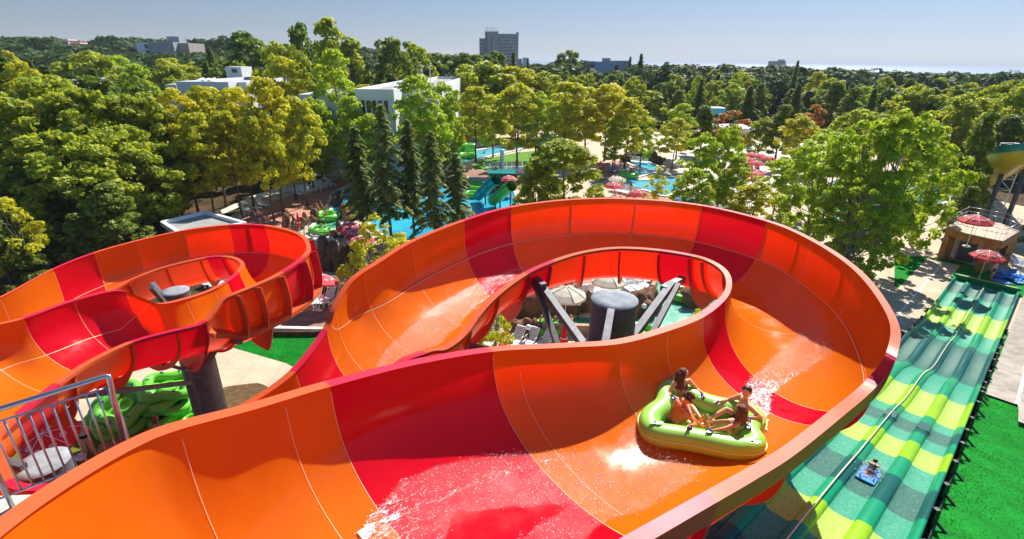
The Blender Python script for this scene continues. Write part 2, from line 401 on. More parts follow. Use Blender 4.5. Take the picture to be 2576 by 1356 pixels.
# ================================================================ ground and water
def sm(x,a,b):
    t=max(0,min(1,(x-a)/(b-a))); return t*t*(3-2*t)
def hh(x,y):
    h=9*sm(y,90,330)*sm(-x,10,190)+3.5*sm(y,130,330)*sm(150-x,0,200)
    h+=2.0*noise.noise(Vector((x*.012,y*.012,3)))*sm(y,110,220)
    h-=2.5*sm(x,60,260)*sm(y,140,300)+7*sm(y,300,520)*sm(x,-60,40)
    h-=40*sm(y,900,1150)
    return h
m=MB(); xs=[-2500,-1500,-1000,-700,-500]+[ -400+20*i for i in range(41)]+[500,700,1000,1500,2500]
ys=[-60,0,60,90]+[110+15*i for i in range(30)]+[600,700,800,900,960,1020,1080,1150,1300]
vs=[(x,y,hh(x,y)) for y in ys for x in xs]; W=len(xs)
m.add(vs,[(j*W+i,j*W+i+1,(j+1)*W+i+1,(j+1)*W+i) for j in range(len(ys)-1) for i in range(W-1)],True)
M['soil']=mat('leaf_litter_soil',(.10,.062,.03),rough=.95,spec=.1,col2=(.035,.028,.012),noise_scale=.35,bump=.4,bscale=3,detail=9)
m.build('ground',M['soil'],kind='structure')
def water_mat(name,col,deep,scale=3.0,bump=.25,rough=.06,foam=0.0):
    m_=mat(name,col,rough=rough,spec=.6,col2=deep,noise_scale=scale*.12,detail=8)
    nt=m_.node_tree;N=nt.nodes;L=nt.links;p=N['Principled BSDF']
    tc=N.new('ShaderNodeTexCoord'); nb=N.new('ShaderNodeTexNoise'); nb.inputs['Scale'].default_value=scale; nb.inputs['Detail'].default_value=4; nb.inputs['Distortion'].default_value=.8
    L.new(tc.outputs['Object'],nb.inputs['Vector']); bp=N.new('ShaderNodeBump'); bp.inputs['Strength'].default_value=bump; bp.inputs['Distance'].default_value=.12
    L.new(nb.outputs['Fac'],bp.inputs['Height']); L.new(bp.outputs[0],p.inputs['Normal'])
    return m_
M['sea']=water_mat('sea_water',(.03,.16,.30),(.025,.13,.27),scale=.2,bump=.1,rough=.35)
m=MB(); m.quad((-50000,850,-16),(50000,850,-16),(50000,55000,-16),(-50000,55000,-16)); m.build('sea',M['sea'],kind='structure')
def P2(pts,z=0.0): return [at_z(x,y,z) for x,y in pts]
def smooth_poly(P,it=2):
    for _ in range(it):
        Q=[]
        for i,p in enumerate(P):
            q=P[(i+1)%len(P)]; Q+=[p*.75+q*.25,p*.25+q*.75]
        P=Q
    return P
from mathutils.geometry import tessellate_polygon
def sheet(name,pts,z,mt,smooth=0,world=False,curb=None,**kw):
    P=[Vector((x,y,z)) for x,y in pts] if world else [Vector((p.x,p.y,z)) for p in P2(pts)]
    if smooth: P=smooth_poly(P,smooth)
    m=MB(); m.add(P,[tuple(t) for t in tessellate_polygon([P])])
    o=m.build(name,mt,kind='structure')
    bm=bmesh.new(); bm.from_mesh(o.data); bmesh.ops.recalc_face_normals(bm,faces=bm.faces)
    if sum(f.normal.z for f in bm.faces)<0: bmesh.ops.reverse_faces(bm,faces=bm.faces)
    bm.to_mesh(o.data); bm.free()
    if curb: edging(P,*curb)
    return P
def edging(P,w,h,mt,name='kerb',closed=True):
    m=MB(); n=len(P); vs=[]
    c=sum(P,Vector())/n
    for i in range(n):
        a=P[i-1] if (closed or i) else P[i]; b=P[(i+1)%n] if (closed or i<n-1) else P[i]
        d=(b-a).normalized(); r=Vector((d.y,-d.x,0))
        z=P[i].z
        for s,zz in ((-1,-.01),(-1,h),(1,h),(1,-.01)): 
            q=P[i]+r*s*w/2; vs.append(Vector((q.x,q.y,z+zz)))
    k=n if closed else n-1
    m.add(vs,[(4*i+j,4*((i+1)%n)+j,4*((i+1)%n)+j+1,4*i+j+1) for i in range(k) for j in range(3)])
    return fixn(m.build(name,mt,kind='structure'))
M['plaza']=mat('plaza_concrete',(.58,.45,.32),rough=.85,spec=.2,noise_amt=.12,noise_scale=.5,bump=.08,bscale=8)
M['plaza_pale']=mat('pale_concrete',(.66,.60,.51),rough=.85,spec=.2,noise_amt=.1,noise_scale=.8,bump=.08,bscale=8)
M['pink']=mat('pink_paving',(.50,.23,.16),rough=.85,spec=.2,noise_amt=.15,noise_scale=1.0)
M['brown_pave']=mat('brown_paving',(.30,.17,.11),rough=.85,spec=.2,noise_amt=.2,noise_scale=1.3)
M['grass']=mat('lawn_green',(.10,.24,.02),rough=.9,spec=.15,noise_amt=.25,noise_scale=1.5,bump=.5,bscale=30)
M['turf']=mat('turf_green',(.012,.27,.028),rough=.95,spec=.1,col2=(.007,.15,.016),noise_scale=.9,bump=.9,bscale=22,detail=10)
M['olive']=mat('olive_mat',(.13,.15,.02),rough=.95,spec=.1,noise_amt=.2,noise_scale=3)
M['timber']=mat('timber_deck',(.40,.21,.07),rough=.7,noise_amt=.2,noise_scale=2,stretch=(1,8,1))
M['white_kerb']=mat('white_kerb',(.72,.68,.62),rough=.7,noise_amt=.1,noise_scale=2)
M['dirt']=mat('bare_dirt',(.17,.11,.055),rough=.98,spec=.05,col2=(.09,.06,.03),noise_scale=4,bump=.8,bscale=14)
M['pool_blue']=water_mat('pool_blue_water',(.05,.50,.66),(.015,.30,.55),scale=2.2,bump=.35)
M['river_blue']=water_mat('river_water',(.16,.56,.66),(.06,.42,.58),scale=2.4,bump=.3)
M['pool_green']=water_mat('green_water',(.09,.42,.26),(.02,.20,.13),scale=2.6,bump=.5)
M['pool_pale']=water_mat('pale_green_water',(.22,.50,.36),(.10,.38,.25),scale=2.6,bump=.5)
sheet('plaza',[(905,398),(1130,385),(1180,350),(1330,322),(1640,330),(1760,328),(2080,350),(2230,400),(2350,470),(2576,520),(2800,700),(2700,900),(2300,1200),(1500,1250),(700,1200),(560,900),(560,760),(640,600),(560,560),(640,500),(720,470),(860,440)],.03,M['plaza'])
sheet('plaza',[(1600,335),(2080,352),(2150,420),(2050,470),(1900,520),(1800,560),(1740,470),(1690,410),(1640,345)],.036,M['plaza_pale'])
sheet('pavement',[(598,552),(640,505),(720,478),(800,452),(850,446),(880,462),(840,482),(822,500),(815,545),(760,560),(680,575)],.038,M['pink'],smooth=1)
sheet('pavement',[(1415,690),(1500,640),(1660,640),(1640,720),(1560,760),(1430,790),(1240,770),(1230,690)],.038,M['pink'])
sheet('pavement',[(1240,680),(1400,660),(1460,690),(1440,760),(1330,780),(1250,780)],.043,M['brown_pave'])
sheet('pavement',[(1480,735),(1540,695),(1620,700),(1655,760),(1620,800),(1500,790)],.043,M['plaza_pale'])
sheet('pavement',[(1090,470),(1170,425),(1320,440),(1320,480),(1200,455)],.038,M['brown_pave'])
sheet('pavement',[(1130,385),(1330,345),(1330,352),(1190,372),(1110,398)],.040,M['pink'])
sheet('pavement',[(1500,420),(1560,400),(1615,424),(1560,436),(1530,448),(1500,470)],.042,M['pink'],smooth=1)
sheet('pavement',[(1530,470),(1620,480),(1700,505),(1690,540),(1560,520)],.042,M['pink'])
for k_,bw in (('plaza',1.6),('plaza_pale',1.2),('pink',.8),('brown_pave',.7)):
    nt=M[k_].node_tree;N=nt.nodes;L=nt.links;p=N['Principled BSDF']; tc=N.new('ShaderNodeTexCoord'); br=N.new('ShaderNodeTexBrick')
    br.inputs['Scale'].default_value=1.0; br.inputs['Brick Width'].default_value=bw; br.inputs['Row Height'].default_value=bw; br.inputs['Mortar Size'].default_value=.025; br.offset=0
    br.inputs['Color1'].default_value=(1,1,1,1); br.inputs['Color2'].default_value=(.93,.93,.93,1); br.inputs['Mortar'].default_value=(.78,.78,.78,1); L.new(tc.outputs['Object'],br.inputs['Vector'])
    src=p.inputs['Base Color'].links[0].from_socket; mx=N.new('ShaderNodeMix'); mx.data_type='RGBA'; mx.blend_type='MULTIPLY'; mx.inputs[0].default_value=1; L.new(src,mx.inputs[6]); L.new(br.outputs[0],mx.inputs[7]); L.new(mx.outputs[2],p.inputs['Base Color'])
# paths through the trees
sheet('path',[(860,440),(905,425),(1000,378),(1010,384),(960,410),(925,425),(850,452),(640,505),(560,540),(555,530),(630,495),(720,465)],.044,M['plaza_pale'])
sheet('path',[(0,455),(60,462),(200,470),(205,480),(60,500),(0,505),(-100,520),(-100,455)],.03,M['plaza'])
# pools
pk=(.35,.14,M['white_kerb'])
sheet('pool_water',[(831,497),(850,480),(880,468),(960,460),(1080,452),(1190,446),(1290,468),(1310,530),(1250,580),(1080,640),(960,600),(905,540),(880,540),(860,560),(850,580),(820,592),(785,600),(782,572),(810,548),(838,530)],.05,M['pool_blue'],smooth=2,curb=pk)
sheet('pool_water',[(782,600),(783,570),(806,550),(838,545),(868,548),(852,575),(824,592)],.056,M['pool_green'],smooth=2)
sheet('river',[(1110,410),(1128,398),(1158,390),(1188,381),(1240,373),(1287,365),(1345,352),(1420,340),(1500,336),(1500,343),(1430,352),(1355,366),(1319,375),(1235,393),(1185,409),(1120,418)],.05,M['river_blue'],smooth=1,curb=(.6,.14,M['white_kerb']))
sheet('river',[(1536,446),(1582,434),(1612,426),(1576,412),(1574,402),(1601,401),(1639,411),(1664,424),(1650,438),(1601,447),(1603,458),(1660,449),(1702,446),(1712,470),(1700,487),(1670,500),(1626,480),(1597,479),(1540,462)],.05,M['river_blue'],smooth=2,curb=pk)
sheet('river',[(2040,480),(2120,445),(2300,440),(2420,470),(2380,520),(2200,560),(2080,580)],.05,M['pool_pale'],smooth=2,curb=pk)
sheet('river',[(778,705),(860,696),(960,715),(1100,735),(1200,745),(1260,790),(1330,803),(1490,800),(1600,800),(1640,740),(1650,700),(1680,672),(1850,680),(1850,760),(1720,860),(1600,880),(1480,838),(1300,832),(1180,815),(1080,770),(960,750),(860,748),(790,735)],.05,M['pool_green'],smooth=2)
sheet('river',[(1600,800),(1640,740),(1655,700),(1680,680),(1840,690),(1830,760),(1720,850),(1600,860)],.056,M['pool_pale'],smooth=1)
# lawns
sheet('lawn',[(1185,418),(1215,402),(1245,394),(1330,380),(1440,374),(1490,392),(1400,408),(1260,424),(1200,430)],.046,M['grass'],smooth=1)
sheet('lawn',[(930,420),(985,395),(1040,380),(1040,400),(960,425)],.048,M['grass'])
sheet('lawn',[(2250,640),(2400,655),(2560,700),(2640,770),(2400,700),(2320,760),(2250,720)],.044,M['turf'])
sheet('lawn',[(545,864),(600,838),(700,820),(860,820),(860,900),(780,945),(720,915)],.040,M['turf'])
# lower left apron, terrace, mats
sheet('apron',[(120,960),(420,870),(560,855),(720,915),(790,960),(690,1080),(560,1200),(0,1300),(-300,1300),(-200,1000)],.034,M['plaza'])
P_t=sheet('terrace',[(612,820),(640,795),(690,755),(760,722),(960,722),(960,838),(790,836),(700,834),(640,830)],.16,M['plaza_pale'],curb=(.3,.16,M['white_kerb']))
sheet('pavement',[(700,834),(745,760),(800,730),(900,730),(900,836)],.166,M['brown_pave'])
m=MB(); m.prism([(p.x,p.y) for p in P_t],-.02,.155); fixn(m.build('terrace_base',M['plaza'],kind='structure'))
sheet('turf_mat',[(60,1120),(200,1060),(310,1078),(300,1140),(240,1230),(60,1300),(-60,1250)],.046,M['olive'])
sheet('timber_deck',[(250,1120),(350,1065),(560,1060),(620,1100),(450,1200),(260,1230),(240,1150)],.052,M['timber'])
# bare dirt round the foot of a column
c=at_z(606,1000); sheet('dirt_patch',[(c.x+1.45*math.cos(a)*(1+.08*math.sin(3*a)),c.y+1.15*math.sin(a)*(1+.06*math.cos(5*a))) for a in [k*PI/14 for k in range(28)]],.06,M['dirt'],world=True)
# ---------------------------------------------------------------- grass bank with the racer slide on it
FA=at_z(2402,700,0.0); FB=at_z(2562,742,0.0)     # far corners of the racer slide
ax=Vector((-.747,-.664,0)).normalized(); lat=Vector((-ax.y,ax.x,0)); 
if (FB-FA).dot(lat)<0: lat=-lat
FC=(FA+FB)/2; RWID=3.7
ax=(ax+lat*.0187).normalized(); lat=Vector((-ax.y,ax.x,0)); lat=lat if (FB-FA).dot(lat)>0 else -lat
def rz_(s):      # height of the racer slide and the bank along its length
    base=.12+.0*s+ 5.6*sm(s,9,44)+ .085*max(0,s-36)
    return base+ .22*math.sin((s-14)*.72)*sm(s,10,15)*(1-sm(s,26,33))
def bank(s,l): return FC+ax*s+lat*l
M['bank']=M['turf']
m=MB(); ss=[8.6+.9*i for i in range(56)]; ls=[RWID/2+.25+d for d in (0,.5,1.2,2.5,4,6,9,13,18,25,35,50)]
vs=[]
for s in ss:
    for l in ls:
        p=bank(s,l); n_=noise.noise(Vector((p.x*.15,p.y*.15,1)))*.25*min(1,(l-2)/4)
        vs.append((p.x,p.y,max(.05,rz_(s)-.32+n_*sm(s,9,16))))
W=len(ls); m.add(vs,[(j*W+i,(j+1)*W+i,(j+1)*W+i+1,j*W+i+1) for j in range(len(ss)-1) for i in range(W-1)],True)
o=m.build('grass_bank',M['bank'],kind='structure'); fixn(o)
# the bank under and left of the slide
m=MB(); ls=[RWID/2+.25,-RWID/2-.2,-RWID/2-1.2,-RWID/2-9]; vs=[]
for s in ss:
    for k,l in enumerate(ls):
        p=bank(s,l); z=(rz_(s)-.34) if k<2 else (max(.02,rz_(s)-.9) if k==2 else .02)
        vs.append((p.x,p.y,z))
W=4; m.add(vs,[(j*W+i,(j+1)*W+i,(j+1)*W+i+1,j*W+i+1) for j in range(len(ss)-1) for i in range(3)],True)
fixn(m.build('grass_bank',M['soil'],kind='structure'))
# walkways beside the slide
def strip(l0,l1,s0,s1,z,mt,name='pavement'):
    m=MB(); n=14; vs=[]
    for i in range(n+1):
        s=s0+(s1-s0)*i/n
        for l in (l0,l1):
            p=bank(s,l); vs.append((p.x,p.y,z+max(0,rz_(s)-.3)*(1 if l>0 else 1)))
    m.add(vs,[(2*i,2*i+1,2*i+3,2*i+2) for i in range(n)]); return fixn(m.build(name,mt,kind='structure'))
h=RWID/2
M['walk']=mat('worn_concrete',(.37,.32,.27),rough=.9,spec=.15,noise_amt=.22,noise_scale=1.6,bump=.2,bscale=12)
strip(h+.35,h+1.5,-6,21,.10,M['walk']); strip(h+1.5,h+2.7,-6,25.5,.108,M['walk']); strip(h+1.42,h+1.56,-6,21,.125,M['white_kerb'],'painted_line')
strip(-h-2.6,-h-.3,-4,14,.06,M['plaza']); strip(-h-1.5,-h-1.35,-3,12,.075,M['white_kerb'],'painted_line')

rr=random.Random(12); m=MB(); M['blade']=mat('grass_blades',(.016,.31,.032),rough=.8,spec=.1,trans=(.03,.45,.03),tmix=.3,objrand=0,noise_amt=.3,noise_scale=.6)
def blades(n,f):
    for _ in range(n):
        p=f()
        if p is None: continue
        a=rr.random()*6.28; h_=rr.uniform(.02,.05); w_=.010+h_*.15; lx,ly=rr.uniform(-.03,.03),rr.uniform(-.03,.03); b=len(m.v)
        m.v+=[(p[0]-math.cos(a)*w_,p[1]-math.sin(a)*w_,p[2]),(p[0]+math.cos(a)*w_,p[1]+math.sin(a)*w_,p[2]),(p[0]+lx,p[1]+ly,p[2]+h_)]; m.f.append((b,b+1,b+2)); m.sm.append(False); m.mi.append(0)
def fb_():
    s=56-(rr.random()**.65)*46; l=RWID/2+.3+rr.random()**1.2*22; p=bank(s,l); n_=noise.noise(Vector((p.x*.15,p.y*.15,1)))*.25*min(1,(l-2)/4)
    return (p.x,p.y,max(.05,rz_(s)-.32+n_*sm(s,9,16)))
blades(110000,fb_)
L0_=at_z(560,930); L1_=at_z(860,830); L2_=[at_z(x,y) for x,y in ((545,864),(600,838),(700,820),(860,820),(860,900),(780,945),(720,915))]
def ins_(x,y,P):
    c=False
    for i in range(len(P)):
        a,b=P[i],P[i-1]
        if (a.y>y)!=(b.y>y) and x<(b.x-a.x)*(y-a.y)/(b.y-a.y)+a.x: c=not c
    return c
def fl_():
    x=rr.uniform(min(p.x for p in L2_),max(p.x for p in L2_)); y=rr.uniform(min(p.y for p in L2_),max(p.y for p in L2_))
    return (x,y,.04) if ins_(x,y,L2_) else None
blades(22000,fl_)
m.build('grass',M['blade'],kind='stuff',label='short bright green grass on the bank and lawn',cat='grass')
# ================================================================ trees
def leaf_mat(name,c1,c2,c3,trans,rand=.12,t=.45):
    m=bpy.data.materials.new(name); m.use_nodes=True; nt=m.node_tree;N=nt.nodes;L=nt.links
    p=N['Principled BSDF']; p.inputs['Roughness'].default_value=.55; p.inputs['Specular IOR Level'].default_value=.3 if name!='leaf_far' else .05
    g=N.new('ShaderNodeNewGeometry'); rp=N.new('ShaderNodeValToRGB'); L.new(g.outputs['Random Per Island'],rp.inputs[0])
    f_=1.9 if name!='leaf_far' else 1.5; c1,c2,c3,trans=[tuple(min(.75,x*f_) for x in q) for q in (c1,c2,c3,trans)]
    e=rp.color_ramp.elements; e[0].color=c1+(1,); e[1].color=c3+(1,); k=e.new(.5); k.color=c2+(1,)
    tc=N.new('ShaderNodeTexCoord'); nz=N.new('ShaderNodeTexNoise'); nz.inputs['Scale'].default_value=.28; nz.inputs['Detail'].default_value=2; L.new(tc.outputs['Object'],nz.inputs['Vector'])
    oi=N.new('ShaderNodeObjectInfo'); hs=N.new('ShaderNodeHueSaturation')
    mr=N.new('ShaderNodeMapRange'); mr.inputs[3].default_value=1-rand*1.6; mr.inputs[4].default_value=1+rand*1.6; L.new(oi.outputs['Random'],mr.inputs[0])
    m2=N.new('ShaderNodeMapRange'); m2.inputs[1].default_value=.3; m2.inputs[2].default_value=.7; m2.inputs[3].default_value=.5-.018; m2.inputs[4].default_value=.5+.018; L.new(nz.outputs['Fac'],m2.inputs[0])
    L.new(mr.outputs[0],hs.inputs['Value']); L.new(m2.outputs[0],hs.inputs['Hue']); L.new(rp.outputs[0],hs.inputs['Color']); L.new(hs.outputs[0],p.inputs['Base Color'])
    tr=N.new('ShaderNodeBsdfTranslucent'); tr.inputs[0].default_value=trans+(1,)
    ms=N.new('ShaderNodeMixShader'); ms.inputs[0].default_value=t; L.new(p.outputs[0],ms.inputs[1]); L.new(tr.outputs[0],ms.inputs[2]); L.new(ms.outputs[0],N['Material Output'].inputs[0])
    return m
LM={'green':leaf_mat('leaf_green',(.05,.085,.008),(.13,.175,.014),(.27,.28,.025),(.30,.32,.012)),
 'yellow':leaf_mat('leaf_yellow_green',(.10,.13,.01),(.24,.25,.012),(.40,.34,.015),(.42,.38,.01)),
 'gold':leaf_mat('leaf_golden',(.20,.17,.01),(.40,.30,.012),(.55,.38,.015),(.55,.42,.01)),
 'lime':leaf_mat('leaf_light_green',(.08,.14,.01),(.18,.25,.015),(.30,.36,.03),(.30,.36,.01)),
 'dark':leaf_mat('leaf_dark_green',(.02,.045,.006),(.06,.10,.012),(.13,.17,.018),(.13,.18,.012)),
 'spruce':leaf_mat('spruce_needle',(.03,.055,.015),(.11,.14,.03),(.26,.28,.07),(.20,.23,.05)),
 'pine':leaf_mat('pine_needle',(.03,.06,.008),(.09,.13,.015),(.18,.20,.03),(.13,.16,.015)),
 'rust':leaf_mat('leaf_rusty',(.13,.05,.015),(.24,.09,.02),(.33,.15,.03),(.30,.12,.02)),
 'far':leaf_mat('leaf_far',(.018,.042,.014),(.04,.072,.022),(.075,.11,.03),(.06,.09,.02),t=.3)}
M['bark']=mat('bark',(.13,.09,.06),rough=.9,noise_amt=.3,noise_scale=3,bump=.5,bscale=12)
M['bark_grey']=mat('bark_grey',(.28,.25,.20),rough=.9,noise_amt=.3,noise_scale=4,bump=.4,bscale=12)
def leaf(m,c,n,s,rr,asp=1.5):
    n=n.normalized(); u=n.orthogonal().normalized(); u=Matrix.Rotation(rr.random()*6.28,3,n)@u; v=n.cross(u)
    u=u*s*asp*.5; v=v*s*.5
    b=len(m.v); m.v+=[tuple(c-u),tuple(c+v*.9-u*.1),tuple(c+u),tuple(c-v*.9-u*.1)]; m.f.append((b,b+1,b+2,b+3)); m.sm.append(False); m.mi.append(0)
def rdir(rr):
    z=rr.uniform(-1,1); a=rr.random()*6.283; q=math.sqrt(1-z*z); return Vector((q*math.cos(a),q*math.sin(a),z))
def crown(rr,R_,Hc,zb,ncl,cr,nl,ls,shape='round',flat=.75,gap=0.0):
    """clumps of leaf faces through the volume of a crown: radius R_, height Hc, base zb"""
    m=MB(); cl=[]
    for i in range(ncl):
        for _ in range(30):
            t=rr.random()**.8; z=zb+Hc*t
            if shape=='round': pr_=math.sqrt(max(0,1-(2*(t*.86+.12)-1)**2))
            elif shape=='oval': pr_=max(.0,math.sin(PI*(t*.9+.08)))**.6
            elif shape=='cone': pr_=(1-t)*.95+.08
            elif shape=='vase': pr_=min(1,.35+t*1.1)*math.sqrt(max(.02,1-max(0,(t-.55)/.47)**2))
            a=rr.random()*6.283; r=R_*pr_*(rr.random()**.42)*(1+.25*noise.noise(Vector((math.cos(a)*1.5,math.sin(a)*1.5,t*3+ncl))))
            p=Vector((r*math.cos(a),r*math.sin(a),z))
            if all((p-q).length>cr*.55 for q,_ in cl): break
        cl.append((p,cr*rr.uniform(.6,1.25)))
    cc=Vector((0,0,zb+Hc*.45))
    for p,c in cl:
        k=int(nl/ncl*(c/cr)**2)
        o=(p-cc); o=o.normalized() if o.length>.01 else Vector((0,0,1))
        for _ in range(k):
            d=rdir(rr); 
            if d.dot(o)+.35*d.z<-.25 and rr.random()<.7: d=-d
            q=p+Vector((d.x,d.y,d.z*flat))*c*(rr.random()**.35)
            leaf(m,q,(d*.7+rdir(rr)*.8+Vector((0,0,.45))),ls*rr.uniform(.6,1.35),rr)
    return m,cl
def trunk_mesh(rr,h,r,cl,nb=9,stems=1,lean=.03,start=.3):
    m=MB()
    for s in range(stems):
        a=rr.random()*6.28; off=Vector((math.cos(a),math.sin(a),0))*(.0 if stems==1 else .35)
        pts=[off+Vector((off.x*1.5*t+rr.uniform(-lean,lean)*h*t,off.y*1.5*t+rr.uniform(-lean,lean)*h*t,h*t)) for t in (0,.15,.35,.55,.75,.95)]
        m.tube(pts,[r*(1.35-.0*k) if k==0 else r*(1.05-k*.17) for k in range(6)],n=7)
        for p,c in rr.sample(cl,min(nb,len(cl))):
            t=rr.uniform(start,.8); i=min(4,int(t*5)); b=Vector((0,0,0)).lerp(Vector((0,0,h)),t); b.x=pts[i].x; b.y=pts[i].y
            if p.z<b.z: b.z=max(h*.15,p.z-.12*h); 
            mid=(b+p)/2+Vector((0,0,-.03*h)); m.tube([b,mid,p],[r*.42,r*.26,r*.06],n=5,caps=False)
    return m
TP={}   # kind -> list of (root proto, height, radius)
def mk(kind,name,lm,bark='bark',n=2,**k):
    TP[kind]=[]
    for i in range(n):
        rr=random.Random(hash_(kind)+i*17)
        R_,Ht=k['R'],k['H']; zb=k.get('zb',.25)*Ht
        m,cl=crown(rr,R_,Ht-zb,zb,k['ncl'],k['cr'],k['nl'],k['ls'],k.get('shape','round'),k.get('flat',.75))
        root=empty(name,(0,0,-500),0,'green tree in the park woodland','tree')
        m.build('crown',LM[lm],root)
        trunk_mesh(rr,Ht*.9,k.get('tr',.16),cl,k.get('nb',9),k.get('stems',1),start=k.get('start',.3)).build('trunk',M[bark],root)
        TP[kind].append((root,Ht,R_))
def hash_(s): return sum((i+1)*ord(c) for i,c in enumerate(s))
mk('maple','maple_tree','green',R=4,H=11,zb=.12,ncl=130,cr=.72,nl=13000,ls=.27,n=3)
mk('yellow','maple_tree','yellow',R=2.6,H=11,zb=.3,ncl=80,cr=.58,nl=7500,ls=.23,shape='oval',tr=.12,n=3,start=.2)
mk('gold','maple_tree','gold',R=2.8,H=11,zb=.28,ncl=80,cr=.6,nl=7500,ls=.23,shape='oval',tr=.12,n=2,start=.2)
mk('lime','lime_tree','lime',R=3,H=11,zb=.2,ncl=85,cr=.6,nl=7000,ls=.24,shape='oval',tr=.13,n=2,stems=1,start=.2)
mk('plane','plane_tree','lime',bark='bark_grey',R=4,H=11,zb=.14,ncl=150,cr=.5,nl=14000,ls=.2,tr=.15,nb=26,stems=2,n=2,start=.15)
mk('round','broadleaf_tree','dark',R=4,H=10,zb=.12,ncl=90,cr=.85,nl=6000,ls=.36,n=3)
mk('mid','broadleaf_tree','green',R=4,H=10,zb=.12,ncl=90,cr=.85,nl=6000,ls=.36,n=2)
mk('poplar','poplar_tree','green',R=1.6,H=13,zb=.1,ncl=46,cr=.75,nl=3000,ls=.34,shape='oval',n=1)
mk('rust','rusty_tree','rust',R=2.4,H=9,zb=.2,ncl=34,cr=.8,nl=2400,ls=.32,shape='oval',n=1)
mk('pine','pine_tree','pine',R=3,H=9,zb=.12,ncl=60,cr=.75,nl=6500,ls=.26,shape='cone',flat=.6,n=2)
mk('sapling','young_tree','yellow',bark='bark_grey',R=1.7,H=6,zb=.12,ncl=46,cr=.42,nl=1700,ls=.2,shape='oval',tr=.06,nb=20,stems=2,n=2,start=.1)
def spruce(rr,Ht,R_,nb,per,ls,zb=.22,droop=.35,power=.7):
    m=MB(); t=MB(); t.tube([(0,0,0),(0,0,Ht*.5),(0,0,Ht*.98)],[.2,.12,.03],n=7)
    for i in range(nb):
        f=zb+(1-zb)*(i/nb)**.92; z=Ht*f; L_=R_*(1-f)**power*rr.uniform(.55,1.25)+.18
        a=i*2.4+rr.random()*.8; d=Vector((math.cos(a),math.sin(a),0))
        tip=Vector((0,0,z))+d*L_+Vector((0,0,-droop*L_+.12)); b=Vector((0,0,z))
        t.tube([b,(b+tip)/2+Vector((0,0,.1*L_)),tip],[.035,.025,.008],n=4,caps=False)
        side=Vector((-d.y,d.x,0))
        for k in range(int(per*(.35+L_/R_))):
            u=rr.random()**.7; q=b.lerp(tip,u)+Vector((0,0,.1*L_*4*u*(1-u)))
            wd=L_*.30*(1-u*.7)*rr.uniform(-1,1); q=q+side*wd+Vector((0,0,-abs(wd)*.45-rr.random()*.10))
            leaf(m,q,Vector((rr.uniform(-.5,.5),rr.uniform(-.5,.5),1))+d*.4,ls*rr.uniform(.7,1.4),rr,asp=2.6)
    return m,t
for kind,nm,lm,n,args in (('spruce','spruce_tree','spruce',3,(12,3.4,80,150,.22)),('cedar','cedar_tree','dark',2,(12,4.2,70,70,.32)),('fir','fir_tree','dark',1,(12,2.6,70,40,.36))):
    TP[kind]=[]
    for i in range(n):
        rr=random.Random(hash_(kind)+i); m,t=spruce(rr,*args)
        root=empty(nm,(0,0,-500),0,'dark green conifer in the park woodland','tree'); m.build('crown',LM[lm],root); t.build('trunk',M['bark'],root); TP[kind].append((root,args[0],args[1]))
TR=random.Random(5)
KL={'maple':'leafy green maple','yellow':'yellow-green maple','gold':'golden yellow maple','lime':'light green slender tree','plane':'light green plane tree with open limbs','round':'dark green broadleaf tree','mid':'mid green broadleaf tree','poplar':'tall narrow poplar','rust':'rusty brown-leaved tree','pine':'bushy olive-green pine','sapling':'thin young tree with sparse yellow-green leaves','spruce':'dark drooping spruce','cedar':'dark layered cedar','fir':'dark pointed fir'}
placed=[]
def tree_at(kind,x,y,z,ht,rad,label=None,group=None):
    proto,h0,r0=TR.choice(TP[kind])
    o=place(proto,(x,y,z),TR.random()*6.28,(rad/r0,rad/r0,ht/h0),label or KL[kind],group)
    placed.append((x,y,rad)); return o
def T(kind,px,ytop,ybase,wpx,label,base_z=0.0):
    p=at_z(px,ybase,base_z); 
    # solve height so the top projects to ytop
    lo,hi=.5,60
    ci=CM.inverted()
    for _ in range(40):
        md=(lo+hi)/2; v=ci@Vector((p.x,p.y,base_z+md)); yy=678+1288*v.y/v.z
        if yy<ytop: hi=md
        else: lo=md
    v=ci@Vector((p.x,p.y,base_z+lo*.6)); rad=abs(wpx/2*(-v.z)/1288)
    return tree_at(kind,p.x,p.y,base_z,lo,rad,label)
# left foreground masses
T('maple',150,262,590,300,'big leafy green maple at the far left, behind the left slide')
T('maple',300,240,575,250,'big green maple second from the left, beside the yellow grove')
T('maple',420,250,560,220,'green maple whose crown touches the yellow grove on its left')
T('maple',60,330,585,190,'green maple crown cut by the left edge of the photo')
T('maple',230,345,640,260,'lower green maple with yellow tips in front of the left maples')
T('maple',370,330,600,220,'dense green maple between the olive pine and the yellow grove')
T('round',-60,420,640,220,'dark tree at the left edge above the left slide')
T('round',110,440,650,200,'dark shaded tree low at the left edge behind the pines')
GY='yellow-leaved maples of the grove behind the left slide'
for a in ((500,230,540,135,'gold','leftmost golden maple of the grove behind the left slide'),(570,226,520,150,'yellow','yellow-green maple second from the left in the grove'),(640,232,528,140,'gold','golden maple in the middle of the grove'),
 (715,208,540,150,'gold','tallest golden maple of the grove, fully lit'),(775,250,520,120,'yellow','yellow maple at the right end of the grove'),(545,290,560,120,'yellow','short yellow-green maple at the front left of the grove'),
 (690,280,556,110,'yellow','slim yellow maple at the front of the grove by the pink paving'),(610,285,548,110,'yellow','slim yellow-green maple at the front centre of the grove'),(745,330,505,110,'gold','low golden maple by the white loungers'),(820,375,455,70,'gold','small golden tree right of the grove by the path'),(460,300,545,130,'maple','green maple at the left end of the grove'),(790,310,480,100,'yellow','yellow maple nearest the path right of the grove')):
    o=T(a[4],a[0],a[1],a[2],a[3],a[5])
    if a[4]!='maple': o['group']=GY
T('pine',318,470,668,190,'bushy olive pine standing above the left slide')
